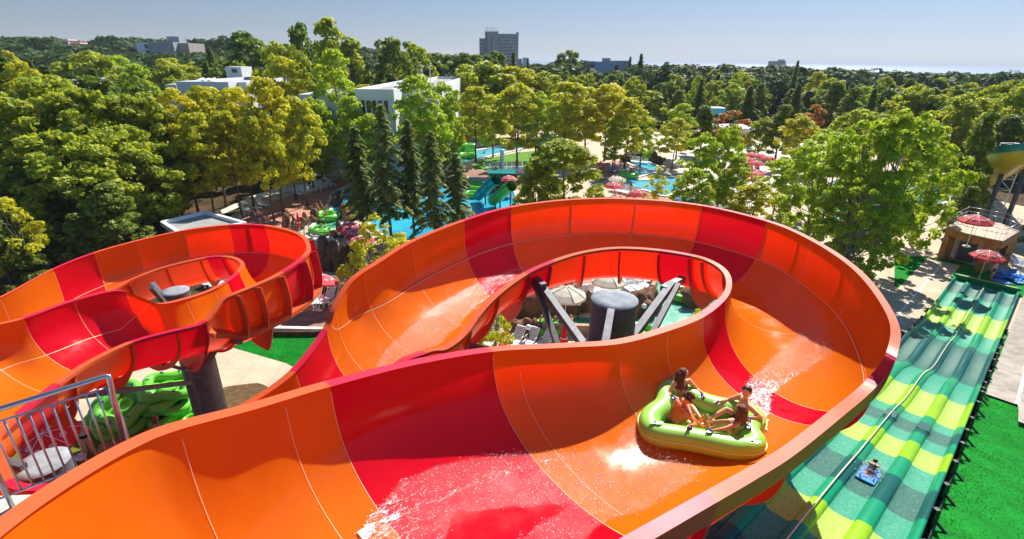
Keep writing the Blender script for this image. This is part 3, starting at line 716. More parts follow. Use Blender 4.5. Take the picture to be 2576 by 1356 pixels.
T('pine',235,540,690,130,'small olive pine left of the bushy pine')
T('fir',182,560,672,62,'short pointed evergreen between the pines and the round bush')
T('round',155,610,668,56,'small round dark bush behind the left slide')
T('sapling',70,470,730,150,'thin birch with sparse leaves at the left edge')
T('pine',40,560,740,150,'olive pine low at the left edge beside the birch')
T('pine',105,620,730,110,'small pine touching the rim of the left slide')
# conifers in the middle
for a in ((918,318,600,135,'leftmost dark spruce of the group by the pool'),(985,262,610,150,'tallest dark spruce of the pool group'),(1042,300,592,125,'dark spruce in the middle of the pool group'),(1096,330,625,130,'dark spruce fourth from the left by the pool'),(1152,385,598,130,'rightmost spruce of the pool group, beside the tube slides')):
    T('spruce',*a)
T('lime',1062,200,470,165,'tall light green tree behind the spruces, in front of the flat roof')
T('lime',868,135,440,130,'very tall light green tree left of the spruces')
T('lime',900,250,470,110,'light green tree just left of the spruce group')
T('sapling',955,545,730,120,'sparse young tree at the left rim of the big slide loop')
T('sapling',1010,590,700,100,'second sparse young tree beside the loop rim, nearer the pool')
T('sapling',905,640,760,90,'low sparse shrub between the two slides')
T('sapling',1235,735,905,110,'leafy shrub seen inside the slide loop by the loungers')
T('sapling',1195,790,900,100,'lower leafy shrub inside the slide loop at its left')
T('sapling',1790,735,850,90,'small shrub inside the loop at its right end')
# yellow-green row along the river
for a in ((1197,222,408,112,'yellow','yellow-green tree by the river, leftmost of the riverside row'),(1240,240,396,90,'lime','slim light green tree second in the riverside row'),(1300,215,430,135,'yellow','yellow-green tree over the lawn loungers'),(1345,235,428,110,'lime','light green tree beside the lawn loungers'),
 (1420,212,415,150,'yellow','broad yellow-green tree in the middle of the riverside row'),(1470,225,400,120,'yellow','yellow tree right of the middle of the riverside row'),(1520,218,405,130,'gold','golden tree toward the right of the riverside row'),(1570,250,430,110,'yellow','yellow tree beside the curved pool bridge'),(1610,290,420,80,'lime','slim tree above the stone bridge'),(1545,300,428,80,'lime','slim green tree near the closed red umbrella')):
    T(a[4],a[0],a[1],a[2],a[3],a[5])
T('mid',1215,166,345,190,'wide green tree behind the riverside row, right of the flat roof')
T('yellow',1290,172,345,160,'wide yellowish crown behind the riverside row')
T('mid',1370,190,345,140,'green crown behind the middle of the riverside row')
T('gold',1170,200,350,120,'golden crown against the flat roofed building')
T('maple',1415,362,585,205,'round green tree just behind the top of the slide loop')
T('maple',1345,415,590,110,'small green tree left of the round tree behind the loop')
# plaza trees to the right
for a in ((1640,425,560,70,'sapling','small sparse tree in front of the curved pool'),(1742,340,560,110,'lime','light green tree on the plaza, behind the loop top'),(1800,320,545,110,'lime','light green tree with a bare trunk on the plaza'),(1725,430,590,110,'lime','low bushy tree touching the loop rim at its top right'),(1830,400,570,90,'lime','bushy tree right of the bare trunk on the plaza'),
 (1880,460,600,110,'yellow','low yellow-green tree by the loop rim'),(1700,265,400,90,'lime','slim plaza tree beyond the pool'),(1760,270,390,100,'pine','pine on the pale plaza beyond the pool'),(1830,280,385,90,'rust','rusty brown tree on the plaza'),(2030,265,380,70,'rust','rusty brown tree left of the pointed fir'),
 (1690,300,425,80,'yellow','small yellow tree on the pale plaza'),(1950,265,400,90,'pine','pine standing among the red umbrellas'),(1905,300,395,80,'mid','green tree in front of the white snack bar'),(1985,290,430,90,'yellow','yellow-green tree beside the red umbrellas')):
    T(a[4],a[0],a[1],a[2],a[3],a[5])
T('plane',2030,345,640,210,'plane tree touching the slide rim at the right')
T('plane',2110,310,680,240,'big light green plane tree right of the loop')
T('plane',2190,285,690,260,'largest plane tree, in front of the racer slide')
T('plane',2285,380,615,140,'narrow plane tree at the right beside the pavilion')
T('plane',2120,440,720,200,'lower plane tree hanging over the loop rim')
T('pine',2395,290,560,120,'olive pine behind the plane trees at the right')
T('pine',2600,480,640,110,'pine in front of the yellow funnel slide at the right edge')
T('pine',2400,470,600,90,'pine beside the terrace pavilion')
T('mid',2500,225,430,130,'green tree high at the right edge above the yellow slide')
T('cedar',2410,330,540,120,'dark cedar behind the olive pine at the right')
T('fir',2163,222,372,60,'dark pointed fir standing out to the right of the plaza')
T('lime',1940,400,560,110,'light green tree between the red umbrellas and the plane trees')
T('lime',1985,370,540,100,'light green tree left of the big plane trees, beyond the teal water')
T('lime',2060,330,470,120,'light crown behind the plane trees near the snack bar')
T('mid',2130,280,420,120,'green crown behind the plane trees under the pointed fir')
T('mid',2290,300,440,130,'green crown behind the right part of the plane trees')
T('lime',815,250,470,110,'light green tree in front of the left wing of the flat roofed building')
T('lime',945,290,480,120,'light green tree between the tall light tree and the spruces')
T('lime',1010,260,440,110,'light green tree in front of the flat roofed building front')
T('mid',1115,255,430,90,'green tree at the right corner of the flat roofed building')
T('yellow',455,262,520,120,'yellowish maple in front of the white building with the cube tower')
T('maple',545,240,480,110,'green maple just below the white cube tower')
T('lime',1122,212,438,110,'light green tree against the right end of the flat roofed building')
T('lime',972,238,455,95,'slim light green tree against the front of the flat roofed building')
T('yellow',1085,300,470,100,'low yellowish tree between the spruces and the flat roofed building')
# skyline trees
def S(kind,px,ytop,dist,wpx,label):
    p=at_y(px,300,dist); z=hh(p.x,dist); ci=CM.inverted(); lo,hi=1,70
    for _ in range(40):
        md=(lo+hi)/2; v=ci@Vector((p.x,dist,z+md)); yy=678+1288*v.y/v.z
        if yy<ytop: hi=md
        else: lo=md
    rad=wpx/2*dist/1288*1.05
    tree_at(kind,p.x,dist,z,lo,rad,label)
for a in (('poplar',848,55,95,70,'tallest dark poplar on the left skyline'),('round',785,72,110,95,'tall round dark tree left of the tallest poplar'),('round',655,95,120,140,'broad dark tree on the left skyline'),('mid',735,120,100,130,'round green tree before the skyline poplar'),
 ('yellow',735,150,90,120,'yellow-green round tree right of the white cube building'),('poplar',900,100,125,60,'slim poplar right of the tallest one'),('round',1000,105,130,110,'dark round tree on the skyline left of the tower'),('cedar',560,120,150,80,'dark cedar left of the skyline'),('cedar',45,130,85,190,'huge dark cedar at the left edge'),('cedar',150,165,95,150,'dark layered cedar second from the left edge'),
 ('mid',260,140,120,150,'green tree behind the left cedars'),('lime',330,145,135,120,'light tree below the grey building'),('fir',380,160,120,60,'narrow dark fir between green crowns on the left'),('mid',445,165,120,110,'round green tree left of the white cube building'),('yellow',455,150,140,90,'yellowish crown below the grey building'),
 ('fir',1598,135,210,34,'dark fir right of the pale blue building'),('fir',1572,142,205,24,'slimmer dark fir right of the pale blue building'),('fir',1290,130,190,34,'dark fir in front of the tower foot'),('fir',1325,146,180,24,'small fir right of the tower foot'),('fir',1978,152,170,26,'thin dark fir alone on the right skyline'),
 ('round',1420,132,220,70,'dark crown left of the pale blue building'),('round',1100,140,180,130,'dark crown left of the tower'),('mid',1050,115,150,90,'reddish green crown on the skyline left of the tower'),('round',1180,140,170,120,'dark crown under the tower'),('round',1240,135,175,80,'dark round crown in front of the tower')):
    S(*a)
CI_=CM.inverted()
WIN=[(298,500,268,132),(168,232,316,113),(1200,1304,556,138),(1304,1330,530,166),(1474,1588,204,166),(1330,1480,3000,152),(1588,2240,3000,157),(408,645,75,225),(150,222,103,206),(1935,1985,878,161),(745,1145,69,212)]
def capht(x,y,z,ht,r=0):
    v=CI_@Vector((x,y,z+ht)); px=1288+1288*v.x/(-v.z); py=678-1288*v.y/(-v.z); rp=r*1288/(-v.z)
    lim=92 if px<600 else (112 if px<1000 else (132 if px<1320 else 150)); lim+=4*noise.noise(Vector((px*.02,0,5)))
    for a,b,yd,l_ in WIN:
        if a-rp<px<b+rp and y<yd: lim=max(lim,l_)
    if py<lim: ht-=(lim-py)*(-v.z)/1288*1.02
    return ht
# woodland behind and around the park
park=[at_z(x,y) for x,y in ((420,640),(560,520),(860,400),(1000,385),(1150,340),(1560,322),(2090,345),(2230,395),(2420,460),(2700,540),(2800,1100),(200,1300),(-200,900))]
bldg=[(-47,86,13),(-42,100,10),(-11,80,12),(-11,96,14),(-14,110,12),(-167,277,24),(-252,325,14),(-13,570,34),(34,211,16),(440,880,30)]
def inside(x,y,P):
    c=False; n=len(P)
    for i in range(n):
        a,b=P[i],P[i-1]
        if (a.y>y)!=(b.y>y) and x<(b.x-a.x)*(y-a.y)/(b.y-a.y)+a.x: c=not c
    return c
GW='woodland trees around the park'
kinds=['round','round','mid','mid','maple','pine','lime','cedar','yellow','fir']
wl={k:KL[k]+' standing in the woodland around the park' for k in kinds}
cnt=0; tries=0
while cnt<255 and tries<9000:
    tries+=1
    y=48+TR.random()**.85*140; x=TR.uniform(-1.03,1.08)*y*1.02
    if inside(x,y,park) or y<-.9*x*.0+40: continue
    rad=TR.uniform(3.2,5.4)
    if any((x-a)**2+(y-b)**2<(.56*(rad+c))**2 for a,b,c in placed): continue
    if any((x-a)**2+(y-b)**2<c*c for a,b,c in bldg): continue
    k=TR.choice(kinds)
    if x>30 and y<150: k=TR.choice(['round','mid','pine','pine','lime','cedar'])
    ht=TR.uniform(8.5,12.5)+ (1.5 if x<-30 else 0)
    if y<75 and x>0: ht*=.8
    if k in('fir','lime','yellow'): rad*=.7; ht*=1.08
    ht=capht(x,y,hh(x,y),ht,rad)
    if ht<4: continue
    tree_at(k,x,y,hh(x,y),ht,rad,wl[k],GW+', '+{'round':'dark broadleaf','mid':'green broadleaf','maple':'maples','pine':'pines','lime':'light green','cedar':'cedars','yellow':'yellow-green','fir':'firs'}[k]); cnt+=1
# far forest: one mass
rr=random.Random(77); m=MB(); n=0
while n<2700:
    y=178+rr.random()**1.2*690; x=rr.uniform(-1.1,1.12)*y
    if any((x-a)**2+(y-b)**2<c*c for a,b,c in bldg): continue
    z=hh(x,y); R_=rr.uniform(4.5,8)*(1+y/1400); ht=capht(x,y,z,rr.uniform(9.5,14.5),R_); n+=1
    if ht<4: continue
    if ht<R_*1.2: R_=ht/1.2
    k=int(300*min(1,(260/y))+40)
    lsz=R_*.30*min(1,.55+y/900)
    for _ in range(k):
        d=rdir(rr); d.z=abs(d.z)*1.0-.15
        q=Vector((x,y,z+ht*.55))+Vector((d.x*R_,d.y*R_,d.z*ht*.48))*(1+.3*noise.noise(d*2.2+Vector((n*1.7,0,0))))
        leaf(m,q,d+rdir(rr)*.55+Vector((0,0,.25)),lsz*rr.uniform(.6,1.3),rr,asp=1.2)
m.build('forest',LM['far'],kind='stuff',label='far woodland canopy stretching to the sea',cat='forest')

for k_ in TP:            # prototypes nobody placed
    for (r_,_,_) in TP[k_]:
        if r_.name not in USED:
            for c_ in list(r_.children): bpy.data.objects.remove(c_)
            bpy.data.objects.remove(r_)
# ================================================================ figures
def skin_mat(name,c): return mat(name,c,rough=.45,spec=.35,noise_amt=.06,noise_scale=20)
SK=[skin_mat('skin_tan',(.74,.38,.21)),skin_mat('skin_light',(.78,.50,.34)),skin_mat('skin_sunburnt',(.90,.20,.07)),skin_mat('skin_brown',(.55,.24,.12))]
M['hair_dark']=mat('hair_dark',(.02,.012,.008),rough=.5); M['hair_brown']=mat('hair_brown',(.16,.065,.03),rough=.5,bump=.6,bscale=60); M['hair_auburn']=mat('hair_auburn',(.13,.04,.018),rough=.5,bump=.6,bscale=60)
M['eye']=mat('eye_dark',(.01,.01,.012),rough=.2)
CL={k:mat('cloth_'+k,c,rough=.7) for k,c in {'red':(.6,.02,.03),'orange':(.9,.10,.02),'navy':(.02,.03,.12),'purple':(.14,.02,.12),'teal':(.10,.5,.42),'black':(.01,.01,.012),'white':(.75,.75,.75),'blue':(.03,.10,.5),'pink':(.8,.08,.25),'yellow':(.7,.5,.05),'brown':(.10,.03,.03),'grey':(.12,.13,.13)}.items()}
def cap(m,a,b,ra,rb,n=10):
    a=Vector(a);b=Vector(b); d=b-a; L_=d.length
    if L_<1e-5: m.ell(a,ra,n=n,m=6); return
    d/=L_; k=4; pts=[];rs=[]
    for i in range(k+1):
        t=PI/2*(1-i/k); pts.append(a-d*ra*math.sin(t)*1.0); rs.append(max(.0008,ra*math.cos(t)))
    for i in range(k+1):
        t=PI/2*i/k; pts.append(b+d*rb*math.sin(t)); rs.append(max(.0008,rb*math.cos(t)))
    m.tube(pts,rs,n=n)
def ik(a,t,l1,l2,pole):
    a=Vector(a);t=Vector(t); d=t-a; D=min(d.length,(l1+l2)*.995); D=max(D,abs(l1-l2)*1.05+.001); d.normalize()
    x=(l1*l1-l2*l2+D*D)/(2*D); h=math.sqrt(max(0,l1*l1-x*x)); p=Vector(pole); p=(p-d*p.dot(d)); p=p.normalized() if p.length>1e-6 else d.orthogonal()
    return a+d*x+p*h, a+d*D
def remesh(m,vox,name,mt):
    o=m.build('tmp_body',mt)
    r=o.modifiers.new('r','REMESH'); r.mode='VOXEL'; r.voxel_size=vox; r.use_smooth_shade=True
    s=o.modifiers.new('s','SMOOTH'); s.factor=.5; s.iterations=3
    dg=bpy.context.evaluated_depsgraph_get(); dg.update(); me=bpy.data.meshes.new_from_object(o.evaluated_get(dg)); me.name=name
    bpy.data.objects.remove(o); 
    if not me.materials: me.materials.append(mt)
    me.polygons.foreach_set('use_smooth',[True]*len(me.polygons))
    b=bpy.data.objects.new(name,me); COL.objects.link(b); return b
def person(label,Ht=1.35,pelvis=(0,0,0),face=(0,1),lean=.0,side=0.0,hands=None,feet=None,look=None,sk=0,hair='hair_dark',hairlen=0.0,top=None,bottom='navy',vox=None,fingers=False,elbow=(0,0,-1),knee=None,kid=True,curly=False,group=None,loc=(0,0,0),topstyle='band',cat='person'):
    """a figure posed by its pelvis, lean, hand and foot targets (all in local metres)"""
    P=Vector(pelvis); f=Vector((face[0],face[1],0)).normalized(); r=Vector((f.y,-f.x,0)); u=Vector((0,0,1))
    up=(u*math.cos(lean)+f*math.sin(lean)+r*side).normalized(); fw=r.cross(up)*-1; fw=up.cross(r); fw=fw if fw.dot(f)>0 else -fw
    H_=Ht; hs=.155 if kid else .135; tor=.29*H_
    vox=vox or H_*.011
    chest=P+up*tor*.62+fw*.004; neck=P+up*tor*.98; sw=.108*H_ if kid else .12*H_
    head=neck+up*.1*H_+fw*.02*H_ ; look=Vector(look) if look else fw-u*.15
    lk=look.normalized()
    m=MB(); 
    M3=Matrix((r,fw,up)).transposed()
    m.ell(P+up*.02*H_,(.078*H_,.06*H_,.065*H_),M3,n=14,m=10)
    m.ell(P+up*tor*.32,(.068*H_,.05*H_,.10*H_),M3,n=14,m=10)
    m.ell(chest,(.088*H_,.058*H_,.105*H_),M3,n=14,m=10)
    m.ell(neck-up*.03*H_,(.092*H_,.045*H_,.04*H_),M3,n=14,m=8)
    cap(m,neck-up*.02*H_,head-up*.03*H_,.03*H_,.028*H_)
    hr=lk.cross(u); hr=hr.normalized() if hr.length>.01 else r; hu=hr.cross(lk).normalized()
    MH=Matrix((hr,lk,hu)).transposed(); hc=head
    m.ell(hc+hu*.012*H_,(.055*H_,.062*H_,.06*H_),MH,n=16,m=12)
    m.ell(hc-hu*.028*H_+lk*.012*H_,(.042*H_,.046*H_,.045*H_),MH,n=14,m=10)
    cap(m,hc+lk*.058*H_+hu*.004*H_,hc+lk*.068*H_-hu*.014*H_,.007*H_,.011*H_,8)       # nose
    cap(m,hc+lk*.052*H_-hu*.034*H_+hr*.012*H_,hc+lk*.052*H_-hu*.034*H_-hr*.012*H_,.007*H_,.007*H_,6)
    for s in (-1,1): m.ell(hc+hr*s*.055*H_-hu*.004*H_,(.01*H_,.014*H_,.02*H_),MH,n=8,m=6)
    ua,fa,th,sh=.165*H_,.15*H_,.235*H_,.235*H_
    J={}
    for i,s in enumerate((-1,1)):
        S=neck-up*.035*H_+r*s*sw; ht=Vector(hands[i]) if hands else S+r*s*.08*H_-u*.33*H_
        E,Wp=ik(S,ht,ua,fa,Vector(elbow)+r*s*.5)
        cap(m,S,E,.036*H_,.026*H_); cap(m,E,Wp,.026*H_,.017*H_)
        d=(Wp-E).normalized(); nn=d.cross(u); nn=nn.normalized() if nn.length>.01 else r; bn=nn.cross(d)
        pc=Wp+d*.035*H_
        m.ell(pc,(.024*H_,.034*H_,.011*H_),Matrix((nn,d,bn)).transposed(),n=10,m=6)
        if fingers:
            for k,(o_,l_) in enumerate(((-1.5,.038),(-.5,.046),(.5,.043),(1.5,.032))):
                b0=pc+d*.026*H_+nn*o_*.0115*H_; dd=(d*.75-bn*.65).normalized(); b1=b0+d*l_*.5*H_-bn*.006*H_; cap(m,b0,b1,.0062*H_,.0056*H_,6); cap(m,b1,b1+dd*l_*.55*H_,.0056*H_,.0048*H_,6)
            b0=pc-nn*s*.02*H_-d*.005*H_; b1=b0-nn*s*.018*H_+d*.018*H_-bn*.006*H_; cap(m,b0,b1,.0075*H_,.0065*H_,6); cap(m,b1,b1+d*.018*H_-bn*.01*H_,.0065*H_,.0055*H_,6)
        else: m.ell(pc+d*.03*H_-bn*.008*H_,(.02*H_,.024*H_,.009*H_),Matrix((nn,d,bn)).transposed(),n=8,m=5)
        hip=P+r*s*.045*H_; ft=Vector(feet[i]) if feet else hip-u*.47*H_
        K,A=ik(hip,ft,th,sh,Vector(knee) if knee else f+u*.3)
        cap(m,hip,K,.052*H_,.034*H_); cap(m,K,K.lerp(A,.35),.034*H_,.034*H_); cap(m,K.lerp(A,.35),A,.034*H_,.02*H_)
        fd=(A-K).normalized(); tf=(f*.8+r*s*.15); tf=(tf-fd*tf.dot(fd)); tf=tf.normalized() if tf.length>.1 else u
        if feet and abs(fd.z)<.75: tf=(u*.9+fd*.35).normalized()
        cap(m,A-tf*.015*H_+fd*.012*H_,A+tf*.085*H_+fd*.018*H_,.021*H_,.015*H_)
        J[s]=(S,E,Wp,hip,K,A)
    body=remesh(m,vox,'body',SK[sk])
    root=empty('person',loc,0,label,cat,group)
    body.parent=root
    # hair
    m=MB(); m.ell(hc+hu*.022*H_-lk*.014*H_,(.0575*H_,.058*H_,.054*H_),MH,n=18,m=12,jit=.10 if curly else .03,seed=len(label))
    if curly:
        rr=random.Random(3)
        for _ in range(60):
            d=rdir(rr)
            if d.dot(lk)>.45 or d.dot(hu)<-.5: continue
            m.ell(hc+hu*.02*H_-lk*.008*H_+d*.062*H_,.017*H_*rr.uniform(.7,1.2),n=6,m=4)
    if hairlen>0:
        rr=random.Random(len(label))
        for k in range(26):
            a=(k/25-.5)*3.9; d=(-lk*math.cos(a)+hr*math.sin(a)); p0=hc+hu*.03*H_+d*.052*H_; p1=hc-hu*.02*H_+d*(.064+.01*rr.random())*H_
            p2=p1-u*hairlen*H_*rr.uniform(.4,.6)+d*.012*H_*rr.random()-up*.0; p3=p1-u*hairlen*H_*rr.uniform(.85,1.1)+rdir(rr)*.012*H_
            m.tube([p0,p1,p2,p3],[.012*H_,.015*H_,.012*H_,.003*H_],n=5)
    m.build('hair',M[hair],root)
    m=MB(); e=MB()
    for s in (-1,1):
        e=MB(); e.ell(hc+lk*.056*H_+hu*.006*H_+hr*s*.022*H_,.0065*H_,n=8,m=6); e.build('eye',M['eye'],root)
    if bottom:
        m=MB(); m.ell(P+up*.012*H_,(.083*H_,.066*H_,.066*H_),M3,n=16,m=10)
        for s in (-1,1):
            hip,K=J[s][3],J[s][4]; cap(m,hip,hip.lerp(K,.42 if not top else .16),.058*H_,.052*H_)
        b=remesh(m,vox*1.2,'swim_shorts' if not top else 'swim_bottom',CL[bottom]); b.parent=root
    if top:
        m=MB(); c2=chest+up*.01*H_
        if topstyle=='band': prof=[(c2-up*.022*H_,1),(c2+up*.022*H_,1.02)]
        else: prof=[(P+up*.05*H_,.9),(chest-up*.05*H_,.86),(c2+up*.03*H_,1.02)]
        vs=[];n=20
        for p,k in prof:
            for j in range(n):
                a=2*PI*j/n; vs.append(p+r*math.cos(a)*.091*H_*k+fw*math.sin(a)*.0625*H_*k)
        for p,k in prof:
            for j in range(n):
                a=2*PI*j/n; vs.append(p+r*math.cos(a)*.086*H_*k+fw*math.sin(a)*.058*H_*k)
        q=len(prof); m.add(vs,[(i*n+j,i*n+(j+1)%n,(i+1)*n+(j+1)%n,(i+1)*n+j) for i in range(q-1) for j in range(n)],True)
        for s in (-1,1):
            m.tube([c2+fw*.06*H_+r*s*.04*H_,neck+r*s*.045*H_+fw*.02*H_,neck+r*s*.042*H_-fw*.03*H_,c2-fw*.062*H_+r*s*.02*H_],.006*H_,n=5)
        m.build('swim_top',CL[top],root)
    root['_J']=0; del root['_J']
    return root
# ---------------------------------------------------------------- raft
def crp(x,y): return 1582+x*.2266,886+y*.2266
RZ=-6.6                     # drop of the raft's top line below the camera
rc=at_drop(*crp(820,700),-RZ)
raft=empty('raft',(rc.x,rc.y,rc.z),0,'big lime green inflatable clover raft with blue handles and four children aboard','raft')
outl=[(440,262),(330,282),(262,370),(270,470),(300,545),(195,612),(118,690),(105,800),(180,920),(350,985),(600,1015),(880,1070),(1150,1130),(1400,1140),(1535,1070),(1505,960),(1440,890),(1515,850),(1528,780),(1470,680),(1340,600),(1130,560),(960,530),(790,470),(650,385),(550,290)]
def cpl(P,n):
    out=[];k=len(P)
    for i in range(k*n):
        t=i/n; j=int(t); u=t-j; p0,p1,p2,p3=P[j-1],P[j%k],P[(j+1)%k],P[(j+2)%k]
        out.append(.5*((2*p1)+(p2-p0)*u+(2*p0-5*p1+4*p2-p3)*u*u+(3*p1-p0-3*p2+p3)*u**3))
    return out
OP=[at_drop(*crp(x,y),-RZ)-rc for x,y in outl]; OP=cpl([Vector((p.x,p.y,0)) for p in OP],4)
nO=len(OP)
def inset(P,d):
    out=[]; n=len(P)
    for i in range(n):
        t=(P[(i+3)%n]-P[i-3]); nrm=Vector((t.y,-t.x,0)).normalized()
        out.append(nrm)
    c=sum((P[i].cross(P[(i+1)%n]).z for i in range(n)))
    sg=-1 if c>0 else 1
    q=[P[i]+out[i]*sg*d for i in range(n)]
    for _ in range(4): q=[(q[i-1]+q[i]*2+q[(i+1)%n])/4 for i in range(n)]
    return q
lime=(.36,.74,.12)
M['raft_green']=mat('raft_vinyl_green',lime,rough=.28,spec=.5,coat=.3,noise_amt=.05,noise_scale=2,trans=(.4,.75,.05),tmix=.15)
M['raft_olive']=mat('raft_vinyl_side',(.48,.62,.09),rough=.3,spec=.5,coat=.3,trans=(.4,.55,.05),tmix=.15)
M['raft_piping']=mat('raft_piping',(.75,.80,.25),rough=.4)
M['handle_blue']=mat('handle_blue',(.01,.04,.42),rough=.35)
m=MB(); KS=14; vs=[]
# upper half of the tube: from the seam line over the top to the inner wall
prof=[(0,0),(.012,.075),(.06,.14),(.13,.175),(.22,.185),(.32,.165),(.40,.11),(.43,.02),(.43,-.10),(.42,-.2)]
rings=[(inset(OP,d),z) for d,z in prof]
for ring,z in rings: vs+=[Vector((p.x,p.y,z)) for p in ring]
m.add(vs,[(a*nO+i,a*nO+(i+1)%nO,(a+1)*nO+(i+1)%nO,(a+1)*nO+i) for a in range(len(prof)-1) for i in range(nO)],True)
fixn(m.build('tube',M['raft_green'],raft))
m=MB(); vs=[]; prof=[(0,0),(-.015,-.05),(-.01,-.11),(.03,-.18),(.11,-.235),(.22,-.26),(.36,-.265)]
for d,z in prof: vs+=[Vector((p.x,p.y,z)) for p in inset(OP,d)]
m.add(vs,[(a*nO+i,a*nO+(i+1)%nO,(a+1)*nO+(i+1)%nO,(a+1)*nO+i) for a in range(len(prof)-1) for i in range(nO)],True)
fixn(m.build('skirt',M['raft_olive'],raft))
m=MB(); m.tube([Vector((p.x,p.y,.0)) for p in inset(OP,-.008)],.013,n=6,closed=True); m.build('piping',M['raft_piping'],raft)
m=MB(); fl=inset(OP,.40); ctr=sum(fl,Vector())/nO
m.add([Vector((p.x,p.y,-.2)) for p in fl]+[Vector((ctr.x,ctr.y,-.16))],[(i,(i+1)%nO,nO) for i in range(nO)],True); fixn(m.build('floor',M['raft_green'],raft))
m=MB(); m.tube([ctr+Vector((.28*math.cos(a),.25*math.sin(a),-.14)) for a in [k*PI/14 for k in range(28)]],.09,n=10,closed=True); m.build('inner_ring',M['raft_green'],raft)
def inr(x,y,z): # raft local point from crop coordinates at height z above the tube's seam line
    p=at_drop(*crp(x,y),-RZ-z); return Vector((p.x-rc.x,p.y-rc.y,z))
hpos=[((470,490),(510,540)),((800,470),(830,540)),((960,590),(1000,550)),((650,850),(700,840)),((870,880),(910,900)),((1300,730),(1345,770)),((1305,830),(1335,850))]
for a,b in hpos:
    m=MB(); p=inr(*a,.20); q=inr(*b,.18); c_=(p+q)/2+Vector((0,0,.06)); d=(q-p).normalized()*.06
    m.box((p+q)/2+Vector((0,0,.012)),(.10,.05,.012)); m.tube([c_-d-Vector((0,0,.05)),c_-d*.8,c_+d*.8,c_+d-Vector((0,0,.05))],.014,n=7)
    m.build('handle',M['handle_blue'],raft)
# printed blue-green mark on two lobes
M['print']=mat('raft_print',(.02,.22,.18),rough=.4)
for (x,y) in ((270,770),(1350,985)):
    for k in range(2):
        m=MB(); p=inr(x+k*60,y+k*8,.222); n=14
        m.add([p+Vector((.10*math.cos(a)*(1 if k else .7),.035*math.sin(a)*(1+.4*math.sin(3*a)),0)) for a in [2*PI*j/n for j in range(n)]],[tuple(range(n))])
        m.build('printed_mark',M['print'],raft)
C_=Vector((ctr.x,ctr.y,0))
def rider(label,seat,z,handL,handR,footL,footR,**k):
    s=inr(*seat,z); f=(C_-s); 
    o=person(label,pelvis=s,face=(f.x,f.y),hands=[inr(*handL),inr(*handR)],feet=[inr(*footL),inr(*footR)],fingers=True,knee=(0,0,1),loc=(rc.x,rc.y,rc.z),**k)
    return o
rider('girl with long brown hair and purple bikini at the back left of the raft',(570,520),-.10,(825,455,.22),(515,500,.22),(800,735,-.02),(700,720,-.02),sk=0,hair='hair_auburn',hairlen=.22,top='purple',bottom='purple',lean=-.12,Ht=1.62,look=(.75,-.25,-.35),elbow=(0,0,-.6))
rider('curly haired child in an orange vest at the front left of the raft',(480,790),-.10,(560,560,.10),(680,815,.22),(770,790,-.04),(820,840,-.04),sk=2,hair='hair_auburn',top='orange',topstyle='full',bottom='brown',lean=.42,Ht=1.6,curly=True,look=(.8,.2,-.6),elbow=(0,-.5,-.3))
rider('boy with short dark hair and bare chest, at the back right of the raft',(1225,735),-.10,(1330,725,.2),(1000,545,.22),(880,820,-.02),(900,740,-.02),sk=0,hair='hair_dark',bottom='brown',lean=-.10,Ht=1.68,look=(-.55,-.55,-.35),elbow=(.5,0,-.4))
rider('girl with wet brown hair and mint bikini at the front right of the raft',(1205,935),-.10,(900,880,.2),(1310,790,.2),(860,790,-.04),(900,850,-.04),sk=3,hair='hair_brown',hairlen=.25,top='teal',bottom='teal',lean=.02,Ht=1.58,look=(-.7,.65,-.3),elbow=(-.2,-.6,-.3))
# ================================================================ racer slide
def rmat(n,c,r=.2,w=False):
    m_=mat(n,c,rough=r+.15,spec=.2,coat=0,noise_amt=.08 if not w else 0,noise_scale=3)
    if w:
        nt=m_.node_tree;N=nt.nodes;L=nt.links;p=N['Principled BSDF']
        tc=N.new('ShaderNodeTexCoord'); nb=N.new('ShaderNodeTexNoise'); nb.inputs['Scale'].default_value=14; nb.inputs['Detail'].default_value=6; nb.inputs['Roughness'].default_value=.75
        L.new(tc.outputs['Object'],nb.inputs['Vector']); rp=N.new('ShaderNodeValToRGB'); L.new(nb.outputs['Fac'],rp.inputs[0])
        e=rp.color_ramp.elements; e[0].position=.50; e[0].color=tuple(c)+(1,); e[1].position=.80; e[1].color=(.85,.95,.9,1); k=e.new(.66); k.color=tuple(min(1,x*1.25+.09) for x in c)+(1,)
        L.new(rp.outputs[0],p.inputs['Base Color']); bp=N.new('ShaderNodeBump'); bp.inputs['Strength'].default_value=.6; bp.inputs['Distance'].default_value=.05
        L.new(nb.outputs['Fac'],bp.inputs['Height']); L.new(bp.outputs[0],p.inputs['Normal'])
    return m_
RM=[rmat('racer_green',(.0,.25,.115)),rmat('racer_lime',(.24,.46,.006)),rmat('racer_teal',(.0,.085,.075)),
    rmat('lane_green',(.02,.28,.165),w=True),rmat('lane_lime',(.33,.54,.06),w=True),rmat('lane_dark',(.012,.115,.085),w=True)]
edges=[(.5,0),(1.4,2),(4.0,0),(7.3,1),(11,0),(14.5,2),(21.5,0),(26.5,1),(29.8,0),(31,2),(32.3,0),(33.3,1),(34.9,0),(36.4,2),(38.4,0),(39.8,1),(41.2,0),(42.6,2),(44.6,0),(46.2,1),(47.8,0),(49.4,2),(51,0),(52.6,1),(54.2,0),(56,0)]
racer=empty('racer_slide',(FC.x,FC.y,0),0,'long green and lime racing slide with four wet lanes running down beside the lawn','water slide')
inv=Matrix.Translation(-racer.location)
